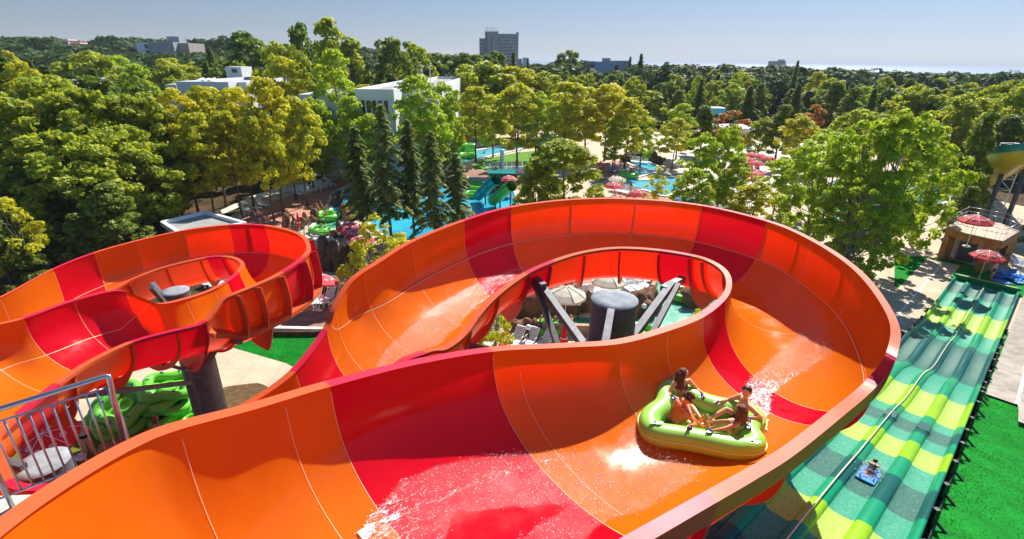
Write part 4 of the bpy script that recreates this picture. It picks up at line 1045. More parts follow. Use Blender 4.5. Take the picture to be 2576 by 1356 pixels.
def strip_mesh(prof,name,base):      # prof: list of (lateral,height); base material offset (0 divider,3 lane)
    m=MB()
    for (s0,c),(s1,_) in zip(edges[:-1],edges[1:]):
        n=max(1,int((s1-s0)/.5)); vs=[]; k=len(prof)
        for i in range(n+1):
            s=s0+(s1-s0)*i/n
            for l,h in prof:
                p=bank(s,l); vs.append((p.x,p.y,rz_(s)+h))
        m.add(vs,[(i*k+j,(i+1)*k+j,(i+1)*k+j+1,i*k+j+1) for i in range(n) for j in range(k-1)],True,mi=c)
    o=m.build(name,RM[base:base+3],racer); fixn(o); o.matrix_parent_inverse=inv
    return o
wd=.42; hw=RWID/2; ln=(RWID-.24-3*wd)/4; l=-hw+.12
def hump(a,b,h=.15): w=b-a; return [(a,0),(a+.03,h*.55),(a+.08,h*.95),(a+.5*w,h*1.05),(b-.08,h*.95),(b-.03,h*.55),(b,0)]
LN=[]
for i in range(4):
    LN.append((l,l+ln)); strip_mesh([(l-.01,.03),(l+.08,.0),(l+ln/2,-.012),(l+ln-.08,.0),(l+ln+.01,.03)],'lane',3)
    l+=ln
    if i<3: strip_mesh(hump(l,l+wd),'divider',0); l+=wd
strip_mesh([(-hw-.12,-.28),(-hw-.10,.26),(-hw-.02,.27),(-hw+.06,.18),(-hw+.12,0)],'side_wall',0)
strip_mesh([(hw-.12,0),(hw-.06,.18),(hw+.02,.27),(hw+.10,.26),(hw+.12,-.28)],'side_wall',0)
def rb(name,mt,build):
    m=MB(); build(m); o=m.build(name,mt,racer); o.matrix_parent_inverse=inv; return o
def q3(s,l,h): p=bank(s,l); return Vector((p.x,p.y,rz_(s)+h))
M['black']=mat('black_steel',(.015,.02,.018),rough=.5); M['rope']=mat('rope',(.75,.62,.45),rough=.8)
M['yellow_strip']=mat('yellow_strip',(.75,.55,.03),rough=.5); M['racer_dark']=RM[2]
rb('end_wall',RM[0],lambda m:(m.bar(q3(.2,-hw-.12,.15),q3(.2,hw+.12,.15),.35,.5)))
rb('end_strip',M['yellow_strip'],lambda m:m.bar(q3(.42,-hw+.1,.42),q3(.42,hw-.1,.42),.08,.04))
rope=[q3(1.6+(54.4)*k/120,0,.24) for k in range(121)]
rb('lane_rope',M['rope'],lambda m:m.tube(rope,.018,n=6))
for s in [9+1.9*k for k in range(22)]:
    rb('bracket',M['black'],lambda m:(m.box(q3(s,hw+.19,-.05),(.12,.12,.62)),m.bar(q3(s,hw+.19,-.05),q3(s,hw+.55,-.34),.06,.06)))
    if s<30: rb('bracket',M['black'],lambda m:m.box(q3(s,-hw-.19,-.05),(.12,.12,.5)))
rb('base_rail',M['black'],lambda m:m.tube([q3(9+k,hw+.24,-.26) for k in range(44)],.05,n=4))
# three dark foam hump caps
for s,l in ((31.6,-.98),(31.6,.0),(31.6,.98),(43.6,-.98)):
    rb('hump_cap',RM[2],lambda m:[m.box(q3(s,l,.19),(.5,.34,.05),Matrix.Rotation(math.atan2(ax.y,ax.x),3,'Z'))])
# child racing down on a blue mat
ks=37.0
lc=(LN[2][0]+LN[2][1])/2; b0=q3(ks,lc,.02); sl_=math.atan2(rz_(ks+.4)-rz_(ks-.4),.8)
board=empty('mat_board',b0,0,'blue foam racing mat under the child on the green slide','mat')
M['mat_blue']=mat('mat_blue',(.02,.22,.65),rough=.45,noise_amt=.1)
yaw=math.atan2(-ax.y,-ax.x)
m=MB(); 
pr_=[(-.55,-.23),(.40,-.23),(.55,-.12),(.55,.12),(.40,.23),(-.55,.23)]
m.prism(pr_,.0,.045); o=fixn(m.build('foam_sheet',M['mat_blue'],board))
m=MB(); m.tube([(.36,-.12,.04),(.38,-.1,.1),(.38,.1,.1),(.36,.12,.04)],.015,n=6); m.build('grip',M['handle_blue'],board)
board.rotation_euler=Euler((0,sl_,yaw),'XYZ')
f=-ax
kid=person('child riding headfirst down the racer slide on a blue mat, dark top and shorts',Ht=1.05,pelvis=(0,0,.14),face=(f.x,f.y),lean=1.15,hands=[(f*.50+lat*.12+Vector((0,0,.03))),(f*.50-lat*.12+Vector((0,0,.03)))],feet=[(-f*.42+lat*-.13+Vector((0,0,.16))),(-f*.30+lat*.16+Vector((0,0,.13)))],sk=0,hair='hair_dark',top='black',bottom='grey',topstyle='full',knee=(0,0,-1),look=(f.x,f.y,.1),fingers=True,loc=b0)
M['foam']=mat('white_foam',(.85,.88,.88),rough=.7,bump=.6,bscale=30)
m=MB(); rr=random.Random(4)
for _ in range(420):
    a=rr.uniform(-.3,.9); q=b0+f*a+lat*rr.gauss(0,.17)*(1+.0*a)+Vector((0,0,.02+abs(rr.gauss(0,.06))-a*math.tan(sl_)*.99))
    m.ell(q,rr.uniform(.006,.022),n=5,m=3)
m.build('spray',M['foam'],kind='stuff',label='white spray round the racing child',cat='water spray')
# ================================================================ supports, platform, railing
def column(px,py,drop,r,label,group='grey steel support columns of the slide',hatch=True):
    p=at_drop(px,py,drop); root=empty('support_column',(p.x,p.y,0),0,label,'column',group)
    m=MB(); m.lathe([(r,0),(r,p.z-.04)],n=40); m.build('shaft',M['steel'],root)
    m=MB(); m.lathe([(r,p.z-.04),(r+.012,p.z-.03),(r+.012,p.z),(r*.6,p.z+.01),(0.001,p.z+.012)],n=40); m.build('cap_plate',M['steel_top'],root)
    m=MB(); m.lathe([(r*1.5,.0),(r*1.5,.12),(r,.14)],n=24); m.build('base_plate',M['steel'],root)
    if hatch:
        m=MB(); m.tube([(-.2*r,-r*.99,p.z-.35),(-.2*r,-r*1.02,p.z-.35)],.045,n=10); m.build('drain_hole',M['black'],root)
    return root
def arm(root,a,b,w=.2,name='strut',mt='steel'):
    m=MB(); o=root.location; m.bar(Vector(a)-o,Vector(b)-o,w,w); q=m.build(name,M[mt],root); return q
cm=column(1546,752,5.75,.60,'thick grey steel column standing inside the big slide loop')
arm(cm,at_y(1343,694,15.0),at_y(1480,885,11.8)); arm(cm,at_y(1338,690,15.0),at_y(1425,930,12.2),.16)
arm(cm,at_y(1330,690,15.1),at_y(1368,722,14.2),.2,'bracket_beam','dark_steel')
arm(cm,at_y(1690,714,14.4),at_y(1592,848,12.0)); arm(cm,at_y(1706,716,14.4),at_y(1630,860,12.2),.15)
arm(cm,at_y(1718,702,14.9),at_y(1668,728,14.1),.2,'bracket_beam','dark_steel')
arm(cm,at_y(1537,783,11.30),at_y(1522,868,10.1),.17)
arm(cm,at_y(1148,864,12.6),at_y(1500,945,11.7),.16)
c1=column(440,731,9.05,.52,'grey steel column seen inside the small ring of the slide',hatch=False)
arm(c1,at_y(384,714,19.5),at_y(420,762,18.9),.18); arm(c1,at_y(380,722,17.5),at_y(425,775,18.6),.15)
c2=column(492,850,10.3,.5,'tall leaning-looking grey column under the near side of the small ring',hatch=False)
arm(c2,at_y(318,922,15.6),at_y(470,880,16.0),.2); arm(c2,at_y(374,903,14.0),at_y(470,932,15.3),.1); arm(c2,at_y(140,1004,11.4),at_y(478,962,15.3),.14)
arm(c2,at_y(560,848,16.4),at_y(520,915,15.8),.16); arm(c2,at_y(540,842,16.5),at_y(604,860,15.2),.16,'bracket_beam','dark_steel')
c3=column(106,1164,8.65,.52,'wide grey column at the bottom left behind the railing',hatch=False)
arm(c3,at_y(5,1160,9.0),at_y(60,1175,8.9),.16)
plat=empty('platform',(-5,3.5,0),0,'grey concrete start platform edge at the bottom left corner','platform')
m=MB(); m.prism([(-9,-.15),(.42,.45),(.3,-2.0),(-.3,-6),(-9,-6)],11.62,11.85); m.build('slab',M['plaza_pale'],plat)
for x,y in ((-8,-1.2),(-4,-1.0),(-.6,-1.6)):
    m=MB(); m.tube([(x,y,0),(x,y,11.62)],.16,n=12); m.build('post',M['steel'],plat)
rail=empty('railing',(-4.65,4.0,12.0),0,'galvanised steel railing with upright bars at the bottom left','railing')
A0=at_drop(-120,1066,3.07); A1=at_drop(273,947,3.07); A2=at_drop(312,1115,3.85)
o_=rail.location
def rp_(a,b,t,z): v=a.lerp(b,t); return Vector((v.x,v.y,z+(v.z-A0.z)))-o_
m=MB(); m.tube([A0-o_,A1-o_+Vector((-.04,0,0)),A1-o_,A1.lerp(A2,.04)-o_,A2-o_],.026,n=12); m.build('handrail',M['rail_steel'],rail)
for a,b,n_,t1 in ((A0,A1,13,1.0),(A1,A2,8,1.0)):
    for z in (H-3.19,H-4.0):
        m=MB(); m.tube([rp_(a,b,0,z),rp_(a,b,t1,z)],.012,n=6); m.build('rail_tube',M['rail_steel'],rail)
    for k in range(n_):
        t=(k+.5)/n_; m=MB(); m.tube([rp_(a,b,t,H-3.19),rp_(a,b,t,H-4.0)],.0095,n=6); m.build('bar',M['rail_steel'],rail)
for a in (A0.lerp(A1,.1),):
    m=MB(); m.tube([Vector((a.x,a.y,H-3.07))-o_,Vector((a.x,a.y,H-4.45))-o_],.022,n=8); m.build('post',M['rail_steel'],rail)
# ================================================================ furniture
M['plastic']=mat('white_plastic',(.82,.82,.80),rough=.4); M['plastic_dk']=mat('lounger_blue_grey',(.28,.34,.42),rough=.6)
def make_lounger(name,mt,lab):
    root=empty(name,(0,0,-400),0,lab,'sun lounger')
    m=MB()     # local: foot at -x, head at +x
    for k in range(9): m.box((-.62+.135*k,0,.33),(.095,.56,.03))
    for s in (-1,1): m.box((-.1,s*.30,.33),(1.25,.05,.06))
    m.build('seat',mt,root)
    m=MB(); a=R(48)
    for k in range(6):
        d=.07+.125*k; m.box((.5+d*math.cos(a),0,.34+d*math.sin(a)),(.09,.56,.03),Matrix.Rotation(-a,3,'Y'))
    for s in (-1,1): m.bar((.48,s*.30,.33),(.5+.80*math.cos(a),s*.30,.34+.80*math.sin(a)),.05,.05)
    m.bar((.5+.80*math.cos(a),-.3,.34+.80*math.sin(a)),(.5+.80*math.cos(a),.3,.34+.80*math.sin(a)),.06,.05)
    m.build('backrest',mt,root)
    for x in (-.6,.42):
        for s in (-1,1): m=MB(); m.bar((x,s*.29,.33),(x+(.05 if x>0 else -.05),s*.31,0),.06,.05); m.build('leg',mt,root)
    for s in (-1,1): m=MB(); m.tube([(.28,s*.32,.33),(.30,s*.34,.52),(.62,s*.34,.55),(.70,s*.32,.44)],.022,n=6); m.build('armrest',mt,root)
    return root
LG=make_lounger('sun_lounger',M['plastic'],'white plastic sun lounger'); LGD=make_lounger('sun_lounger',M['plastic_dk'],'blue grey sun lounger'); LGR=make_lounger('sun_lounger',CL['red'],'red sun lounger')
def lounger(fp,hp,label,proto=None,z=.05,group=None):
    a=at_z(*fp,z+.3); b=at_z(*hp,z+.7); c=(a+b)/2; 
    return place(proto or LG,(c.x,c.y,z),math.atan2(b.y-a.y,b.x-a.x),1.0,label,group)
ORD=['first','second','third','fourth','fifth','sixth','seventh','eighth','ninth','tenth','eleventh','twelfth']
def lrow(p0,p1,n,yaw,what,proto=None,z=.05,group=None):
    a=at_z(*p0,z+.3); b=at_z(*p1,z+.3)
    for k in range(n):
        c=a.lerp(b,k/max(1,n-1)); place(proto or LG,(c.x,c.y,z),yaw+random.Random(k).uniform(-.08,.08),1.0,'%s lounger of %s'%(ORD[k],what),group or 'loungers in '+what)
def zt(x,y): return (750+x/6.78)*.9039,(740+y/6.78)*.9039
GT='white loungers on the terrace beside the umbrella'
lounger(zt(520,740),zt(665,500),'white lounger with a person in blue at the left of the terrace',z=.17,group=GT)
lounger(zt(750,730),zt(870,500),'white lounger under the red umbrella with a child sitting on it',z=.17,group=GT)
lounger(zt(950,715),zt(1130,480),'empty white lounger second from the right on the terrace',z=.17,group=GT)
lounger(zt(1200,735),zt(1340,490),'empty white lounger at the right end of the terrace beside the big slide',z=.17,group=GT)
def zr(x,y): return (430+x/4.52)*.9039,(560+y/4.52)*.9039
GR='white loungers seen through the small ring'
for k,(a,b,w_) in enumerate((((590,1040),(745,905),'left'),((660,1065),(842,905),'middle'),((725,1085),(900,925),'right'))):
    lounger(zr(*a),zr(*b),'%s one of three white loungers seen through the small slide ring'%w_,z=.06,group=GR)
def zh(x,y): return (1260+x/3.68)*.9039,(700+y/3.68)*.9039
GH='white loungers at the front inside the big loop'
for a,b,w_ in (((590,965),(655,845),'leftmost'),((735,970),(790,860),'second'),((880,975),(915,895),'third'),((1000,985),(1020,930),'rightmost')):
    lounger(zh(*a),zh(*b),'%s white lounger of the front four inside the big slide loop'%w_,group=GH)
for a,b,w_ in (((210,960),(240,870),'white lounger half hidden behind the leafy shrub inside the loop'),((370,930),(400,830),'white lounger right of the leafy shrub inside the loop'),((130,830),(150,760),'white lounger at the back left of the leafy shrub in the loop'),((225,800),(240,740),'small white lounger top just above the leafy shrub in the loop')):
    lounger(zh(*a),zh(*b),w_,group='loungers round the shrub inside the loop')
lrow(zh(1095,255),zh(1320,190),6,R(60),'the upper left row inside the loop by the tree shade',LGD)
lrow(zh(1130,275),zh(1330,215),5,R(60),'the second upper left row inside the loop')
lrow(zh(1800,330),zh(2070,225),7,R(110),'the upper right row inside the loop beyond the column')
lrow(zh(1800,370),zh(1960,345),4,R(110),'the short row right of the column inside the loop')
lrow(zh(1090,520),zh(1400,480),6,R(85),'the row behind the rocks under the cream umbrella')
lrow((1226,421),(1322,419),8,R(95),'the shaded upper row beside the lawn',LGD)
lrow((1241,436),(1320,434),7,R(95),'the white lower row beside the lawn')
lrow((1216,364),(1262,355),4,R(60),'the row across the river by the closed red umbrella')
lrow((622,530),(665,515),3,R(150),'the group on the paving among the grove trunks')
lrow((752,487),(832,463),7,R(140),'the row at the top of the pink paving')
lrow((1592,405),(1625,408),4,R(80),'the row above the stone bridge')
lrow((1535,428),(1580,426),5,R(95),'the shaded row beneath the bridge trees',LGD)
lrow((1540,475),(1600,487),6,R(60),'the row in front of the curved pool')
lrow((1845,430),(1905,425),5,R(80),'the crowded red row by the snack bar',LGR)
lrow((1880,450),(1912,448),3,R(80),'the short row of red loungers below the snack bar',LGR)
lrow((1838,470),(1885,500),5,R(60),'the row right of the bare trunk on the plaza')
lrow((1780,520),(1830,530),4,R(60),'the row right behind the top of the loop')
lrow((2400,440),(2440,432),4,R(60),'the blue row near the yellow slide foot',LGD)
lrow((2548,650),(2572,670),3,R(100),'the row at the right edge by the pavilion',LGD)
# umbrellas
def make_umbrella(kind,cm_,rib,open_=True,motif=False,lab='umbrella'):
    root=empty('umbrella',(0,0,-400),0,lab,'umbrella')
    m=MB(); m.tube([(0,0,0),(0,0,2.45)],.022,n=8); m.build('pole',M['plastic'],root)
    m=MB(); m.lathe([(.25,0),(.25,.06),(.06,.09),(.04,.3)],n=16); m.build('base',M['plastic'],root)
    if open_:
        n=8; R0=1.12; m=MB(); vs=[(0,0,2.52)]
        for q,z in ((.35,2.42),(.7,2.26),(1.0,2.04)):
            for k in range(n*2):
                a=PI*k/n; rr_=R0*q*(1 if k%2==0 else .945); vs.append((rr_*math.cos(a),rr_*math.sin(a),z-(0 if k%2==0 else .025*q)))
        for k in range(n*2):
            a=PI*k/n; rr_=R0*(1 if k%2==0 else .945); vs.append((rr_*math.cos(a),rr_*math.sin(a),1.92))
        N_=2*n
        fs=[(0,1+k,1+(k+1)%N_) for k in range(N_)]+[(1+r_*N_+k,1+(r_+1)*N_+k,1+(r_+1)*N_+(k+1)%N_,1+r_*N_+(k+1)%N_) for r_ in range(3) for k in range(N_)]
        m.add(vs,fs); m.build('canopy',cm_,root)
        for k in range(n):
            m=MB(); a=2*PI*k/n; d=Vector((math.cos(a),math.sin(a),0)); m.tube([Vector((0,0,2.535)),d*R0*.35+Vector((0,0,2.435)),d*R0*.7+Vector((0,0,2.275)),d*R0+Vector((0,0,2.05)),d*R0+Vector((0,0,1.93))],.016,n=5); m.build('rib',rib,root)
        if motif:
            for k in range(n):
                a=2*PI*(k+.5)/n; c=Vector((.68*math.cos(a),.68*math.sin(a),2.275)); t=Vector((-math.sin(a),math.cos(a),0)); rd=Vector((math.cos(a),math.sin(a),-.55)).normalized()
                m=MB(); m.tube([c+t*.12*math.cos(b)+rd*.085*math.sin(b)+Vector((0,0,.012)) for b in [PI*j/8 for j in range(16)]],.022,n=4,closed=True)
                m.tube([c+t*.04*math.cos(b)+rd*.05*math.sin(b)+Vector((0,0,.014)) for b in [PI*j/4 for j in range(8)]],.016,n=4,closed=True); m.build('printed_mark',rib,root)
    else:
        m=MB(); n=16; prof=[(.02,2.5),(.09,2.2),(.16,1.7),(.20,1.25),(.15,1.15)]; vs=[]
        for r_,z in prof:
            for k in range(n): a=2*PI*k/n; q=r_*(1 if k%2 else .72); vs.append((q*math.cos(a),q*math.sin(a),z))
        m.add(vs,[(i*n+k,i*n+(k+1)%n,(i+1)*n+(k+1)%n,(i+1)*n+k) for i in range(4) for k in range(n)]); m.build('canopy',cm_,root)
        m=MB(); m.lathe([(.21,1.5),(.215,1.52),(.205,1.56)],n=16); m.build('strap',rib,root)
    return root
M['um_red']=mat('umbrella_red',(.72,.02,.035),rough=.7,trans=(.8,.02,.03),tmix=.25); M['um_cream']=mat('umbrella_cream',(.80,.72,.58),rough=.75,trans=(.8,.7,.5),tmix=.25)
M['um_white']=mat('umbrella_white_trim',(.85,.82,.80),rough=.7); M['um_blue']=mat('umbrella_blue',(.02,.35,.6),rough=.7)
UR=make_umbrella('r',M['um_red'],M['um_white'],motif=True); UC=make_umbrella('c',M['um_cream'],M['um_cream']); UX=make_umbrella('x',M['um_red'],M['um_white'],False); UY=make_umbrella('y',M['um_cream'],M['um_cream'],False); UB=make_umbrella('b',M['um_blue'],M['um_white'])
def um(proto,px,py,label,zc=2.2,zb=.05,s=1.0,group=None,rz=0.3,rot=None):
    p=at_z(px,py,zb+zc*s); return place(proto,(p.x,p.y,zb),rz,s,label,group,rot=rot)
um(UR,791,706,'red umbrella with white ribs and rings shading the terrace loungers',zb=.17,rot=(R(-10),R(12),.3))
um(UC,1425,735,'open cream umbrella left of the thick column inside the loop',s=1.15)
um(UC,1532,699,'open cream umbrella behind the thick column inside the loop',s=1.1)
um(UX,1419,842,'closed red umbrella between the struts inside the loop',1.7); um(UX,1275,822,'closed red umbrella beside the leafy shrub in the loop',1.7)
um(UY,1630,676,'closed cream umbrella at the upper right inside the loop',1.7)
for x,y,l in ((1635,368,'red umbrella above the stone bridge'),(1812,492,'red umbrella right of the bare trunk behind the loop'),(1607,484,'red umbrella in front of the curved pool beside the sapling'),(1543,465,'red striped umbrella at the left of the curved pool'),(1280,448,'red umbrella beside the pale post near the tube slides'),
  (1891,388,'red umbrella at the top of the crowded cluster by the snack bar'),(1912,391,'second red umbrella at the top of the crowded cluster'),(1933,397,'rightmost red umbrella of the crowded cluster'),(1880,400,'red umbrella at the left of the crowded cluster'),(1904,409,'red umbrella in the middle of the crowded cluster'),(1849,419,'red umbrella left of the two thin trunks'),(1835,430,'red umbrella low at the left of the crowded cluster'),(1866,405,'red umbrella between the bare trunk and the crowded cluster'),(1902,436,'lowest red umbrella of the crowded cluster'),
  (880,568,'red umbrella highest of the three beside the river rocks'),(896,584,'middle red umbrella of the three beside the river rocks'),(908,602,'lowest red umbrella of the three beside the river rocks'),(2486,640,'red umbrella standing behind the rail above the racer slide'),(1700,560,'red umbrella just above the rim at the top of the loop'),(1780,395,'red umbrella under the plaza pines')):
    um(UR,x,y,l,rz=x*.37)
um(UR,2456,551,'red umbrella on the roof terrace of the pavilion',zb=3.05)
um(UR,163,1052,'red and white umbrella at the bottom left behind the railing',s=.95,rot=(R(22),R(-14),.5))
um(UC,1553,449,'open cream umbrella at the left of the curved pool'); um(UC,1480,398,'cream umbrella under the riverside trees')
um(UB,1738,506,'blue umbrella behind the top right of the loop'); um(UB,1722,500,'second blue umbrella behind the top right of the loop')
for x,y,l,p in ((1565,462,'closed cream umbrella by the curved pool',UY),(1509,416,'closed red umbrella left of the curved pool',UX),(1790,476,'closed red umbrella on the plaza left of the bare trunk',UX),(1232,352,'closed red umbrella across the river by the lawn',UX),(1175,357,'closed red umbrella at the far end of the river bank',UX),(750,555,'closed red umbrella among the grove trunks by the rocks',UX),(1258,412,'closed cream umbrella beside the pale post',UY)): um(p,x,y,l,1.7)
# ================================================================ rocks
M['rock']=mat('brown_rock',(.30,.15,.085),rough=.9,spec=.2,col2=(.12,.065,.04),noise_scale=1.6,bump=1.0,bscale=5,detail=9)
M['rock_dk']=mat('dark_rock',(.14,.085,.055),rough=.9,spec=.2,col2=(.05,.032,.022),noise_scale=1.6,bump=1.0,bscale=5,detail=9)
M['wallst']=mat('sandstone_wall',(.45,.29,.18),rough=.9,noise_amt=.2,noise_scale=2,bump=.3)
def rocks(name,pts,label,cat,mt,h=(1.0,1.6),r=(.45,.7),n=8,seed=1,z=0.0,tall=True):
    """a run of boulders fused into one artificial rock wall"""
    rr=random.Random(seed); P=[at_z(x,y,z) for x,y in pts]; m=MB()
    L_=[(P[i+1]-P[i]).length for i in range(len(P)-1)]; T_=sum(L_); c=sum(P,Vector())/len(P)
    for k in range(n):
        d=T_*(k+.5)/n; i=0
        while d>L_[i] and i<len(L_)-1: d-=L_[i]; i+=1
        p=P[i].lerp(P[i+1],d/L_[i])-c; hh_=rr.uniform(*h); R_=rr.uniform(*r)
        m.ell(Vector((p.x+rr.uniform(-.15,.15),p.y+rr.uniform(-.15,.15),hh_*.45)),(R_,R_*rr.uniform(.8,1.1),hh_*.62),n=14,m=10,jit=.5,seed=k+seed)
        if rr.random()<.6: m.ell(Vector((p.x+rr.uniform(-.5,.5),p.y+rr.uniform(-.5,.5),hh_*.2)),(R_*.7,R_*.7,hh_*.35),n=12,m=8,jit=.5,seed=k+seed+40)
    o=m.build(name,mt); o.location=(c.x,c.y,z); return tag(o,label,cat)
rocks('rock_wall',[(716,570),(760,575),(790,560),(806,535)],'row of brown rock pillars beside the green river, behind the small ring','rock',M['rock'],n=10,h=(.9,1.4),r=(.3,.45),seed=2)
rocks('rock_wall',[(794,672),(830,680),(868,684),(900,690)],'dark rock pillars over the green water between the two slides','rock',M['rock_dk'],n=9,h=(1.8,2.4),r=(.45,.6),seed=3)
rocks('rock_wall',[(835,600),(858,592),(885,600),(900,590)],'reddish pointed rocks on the right bank of the river','rock',M['rock'],n=6,h=(.7,1.3),r=(.35,.55),seed=4)
rocks('rock_outcrop',[(838,522),(850,512),(858,500)],'dark brown boulders at the bend of the blue pool','rock',M['rock_dk'],n=4,h=(.8,1.2),r=(.5,.7),seed=5)
rocks('rock_outcrop',[(868,560),(872,545),(880,535)],'upright brown rock on the right bank upstream','rock',M['rock'],n=3,h=(.8,1.3),r=(.4,.55),seed=15)
rocks('boulder_row',[(740,740),(790,742),(830,738),(880,742)],'row of rounded boulders behind the terrace loungers','rock',M['rock'],n=6,h=(.9,1.3),r=(.6,.85),seed=6,z=.1)
rocks('rock_wall',[zh(560,600),zh(800,660),zh(1050,620),zh(1380,600)],'big brown rock wall behind the green water inside the loop','rock',M['rock'],n=17,h=(1.2,1.8),r=(.5,.75),seed=7)
rocks('rock_outcrop',[zh(640,850),zh(760,860),zh(880,860)],'pair of rounded boulders behind the front loungers in the loop','rock',M['rock'],n=4,h=(.9,1.2),r=(.5,.65),seed=8)
rocks('rock_outcrop',[zh(1880,660),zh(1990,620),zh(2020,560)],'brown rocks right of the thick column','rock',M['rock'],n=5,h=(1.2,1.8),r=(.6,.8),seed=9)
rocks('rock_outcrop',[zh(2440,560),zh(2500,480),zh(2560,440)],'rocks on the far bank at the right inside the loop','rock',M['rock'],n=5,h=(1.0,1.5),r=(.6,.9),seed=10)
rocks('stone_bridge',[(1570,408),(1600,400),(1640,405),(1662,414)],'low arched bridge of dark stone over the curved pool','bridge',M['rock_dk'],n=11,h=(1.0,1.4),r=(.7,1.1),seed=11)
rocks('rock_outcrop',[(1108,460),(1140,470),(1180,462)],'dark rocks at the edge of the blue pool behind the spruces','rock',M['rock_dk'],n=5,h=(1.0,1.4),r=(.6,.9),seed=12)
def wall(name,pts,z0,z1,w,mt,label,cat,zp=0.0,smoothit=0):
    P=[at_z(x,y,zp) for x,y in pts]
    c=sum(P,Vector())/len(P); m=MB(); n=len(P); vs=[]
    for i in range(n):
        d=(P[min(i+1,n-1)]-P[max(i-1,0)]).normalized(); r_=Vector((d.y,-d.x,0))*w/2
        for s,z in ((-1,z0),(-1,z1),(1,z1),(1,z0)): q=P[i]-c+r_*s; vs.append((q.x,q.y,z))
    m.add(vs,[(4*i+j,4*(i+1)+j,4*(i+1)+(j+1)%4,4*i+(j+1)%4) for i in range(n-1) for j in range(4)]+[(0,1,2,3),(4*n-1,4*n-2,4*n-3,4*n-4)])
    o=fixn(m.build(name,mt)); o.location=(c.x,c.y,0); return tag(o,label,cat)
wall('low_wall',[zh(890,845),zh(1100,860),zh(1300,855),zh(1450,860),zh(1700,880),zh(1900,850)],0,.75,.3,M['wallst'],'low sandstone wall along the green water in front of the thick column','wall')
wall('river_wall',[zh(2100,240),zh(2080,340),zh(2055,430),zh(2000,530)],0,1.0,.3,M['wallst'],'curving sandstone wall beside the pale green river inside the loop','wall')
wall('terrace_wall',[(600,842),(640,842),(700,846),(780,846),(835,842)],0,.34,.1,M['rock_dk'],'dark stone face under the white kerb of the terrace','wall')
wall('retaining_wall',[(600,552),(650,520),(700,503),(760,486),(830,462)],0,.45,.25,M['plaza_pale'],'low pale kerb wall between the grove and the pink paving','wall')
wall('retaining_wall',[(930,620),(960,660),(1000,700)],0,.3,.2,M['rock_dk'],'dark curved edge of the planting bed left of the loop rim','wall')
# boulders lamps: white globes
M['globe']=mat('globe_white',(.85,.85,.88),rough=.25)
for k,(x,y,l) in enumerate(((zt(1115,375)+('white globe lamp on the rocks behind the terrace loungers',)),(zh(775,775)+('white globe lamp on the boulders behind the front loungers',)),(zh(625,505)+('white globe lamp at the foot of the left purple pole',)),(zh(1290,530)+('white globe lamp on the rock wall left of the column',)),(zh(1960,560)+('white globe lamp right of the thick column',)),(zh(325,685)+('white globe lamp among the shrub leaves inside the loop',)),(854,639/1.0-52,'white globe lamp by the reddish rocks'),(835,601,'second white globe lamp by the river rocks'))):
    p=at_z(x,y,1.15); root=empty('globe_lamp',(p.x,p.y,0),0,l,'lamp')
    m=MB(); m.ell((0,0,1.15),.17,n=16,m=10); m.build('globe',M['globe'],root); m=MB(); m.tube([(0,0,0),(0,0,1.0)],.05,n=8); m.build('stem',M['black'],root)
M['purple']=mat('purple_paint',(.17,.02,.30),rough=.35)
for a,b,c,d,l in ((zh(1005,190),zh(985,290),zh(1030,390),zh(1015,500),'dark purple curved pole beside the tree trunk inside the loop'),(zh(950,230),zh(965,300),zh(990,380),zh(980,470),'bright purple curved pole left of the dark purple one'),(zh(545,400),zh(570,430),zh(560,470),zh(600,510),'short purple pole at the left edge inside the loop'),(zh(600,410),zh(610,440),zh(620,470),zh(630,500),'second short purple pole at the left edge inside the loop')):
    g=at_z(*d,0.0); pts=[at_y(*q,g.y) for q in (a,b,c,d)]; m=MB(); o=pts[3]; m.tube([p-o for p in pts],.06,n=8); q=m.build('curved_pole',M['purple']); q.location=o; tag(q,l,'pole')
# ================================================================ rafts in stacks and rings on the water
M['ring_green']=mat('tube_vinyl_green',(.16,.62,.06),rough=.3,spec=.5,noise_amt=.06,noise_scale=3,trans=(.3,.8,.1),tmix=.12)
def clover():
    root=empty('raft',(0,0,-400),0,'lime green clover raft','raft'); n=72
    P=[Vector((math.cos(a)*(1+.17*math.cos(4*a)),math.sin(a)*(1+.17*math.cos(4*a)),0)) for a in [2*PI*k/n for k in range(n)]]
    m=MB(); m.tube([p+Vector((0,0,.24)) for p in P],[.25]*n,n=12,closed=True); m.build('tube',M['ring_green'],root)
    m=MB(); m.add([Vector((p.x,p.y,.14)) for p in P]+[Vector((0,0,.12))],[(i,(i+1)%n,n) for i in range(n)],True); m.build('floor',M['ring_green'],root)
    m=MB(); m.tube([Vector((.36*math.cos(a),.36*math.sin(a),.2)) for a in [2*PI*k/20 for k in range(20)]],.10,n=8,closed=True); m.build('inner_ring',M['ring_green'],root)
    for k in range(8):
        a=2*PI*(k+.5)/8; rr_=.98*(1+.1*math.cos(4*a)); m=MB(); c=Vector((rr_*math.cos(a),rr_*math.sin(a),.49)); m.box(c,(.16,.06,.02),Matrix.Rotation(a+.6,3,'Z')); m.box(c+Vector((0,0,.025)),(.12,.03,.03),Matrix.Rotation(a+.6,3,'Z')); m.build('handle',M['handle_blue'],root)
    return root
CV=clover(); GC='spare clover rafts piled on the apron'
def zc(x,y): return x/2.465*.9039,(950+y/2.465)*.9039
def cv(px,py,z,rx,ry,rz,label): p=at_z(px,py,z+.25); place(CV,(p.x,p.y,z),0,.95,label,GC,rot=(rx,ry,rz))
x,y=zc(1155,470); p=at_z(x,y,.2)
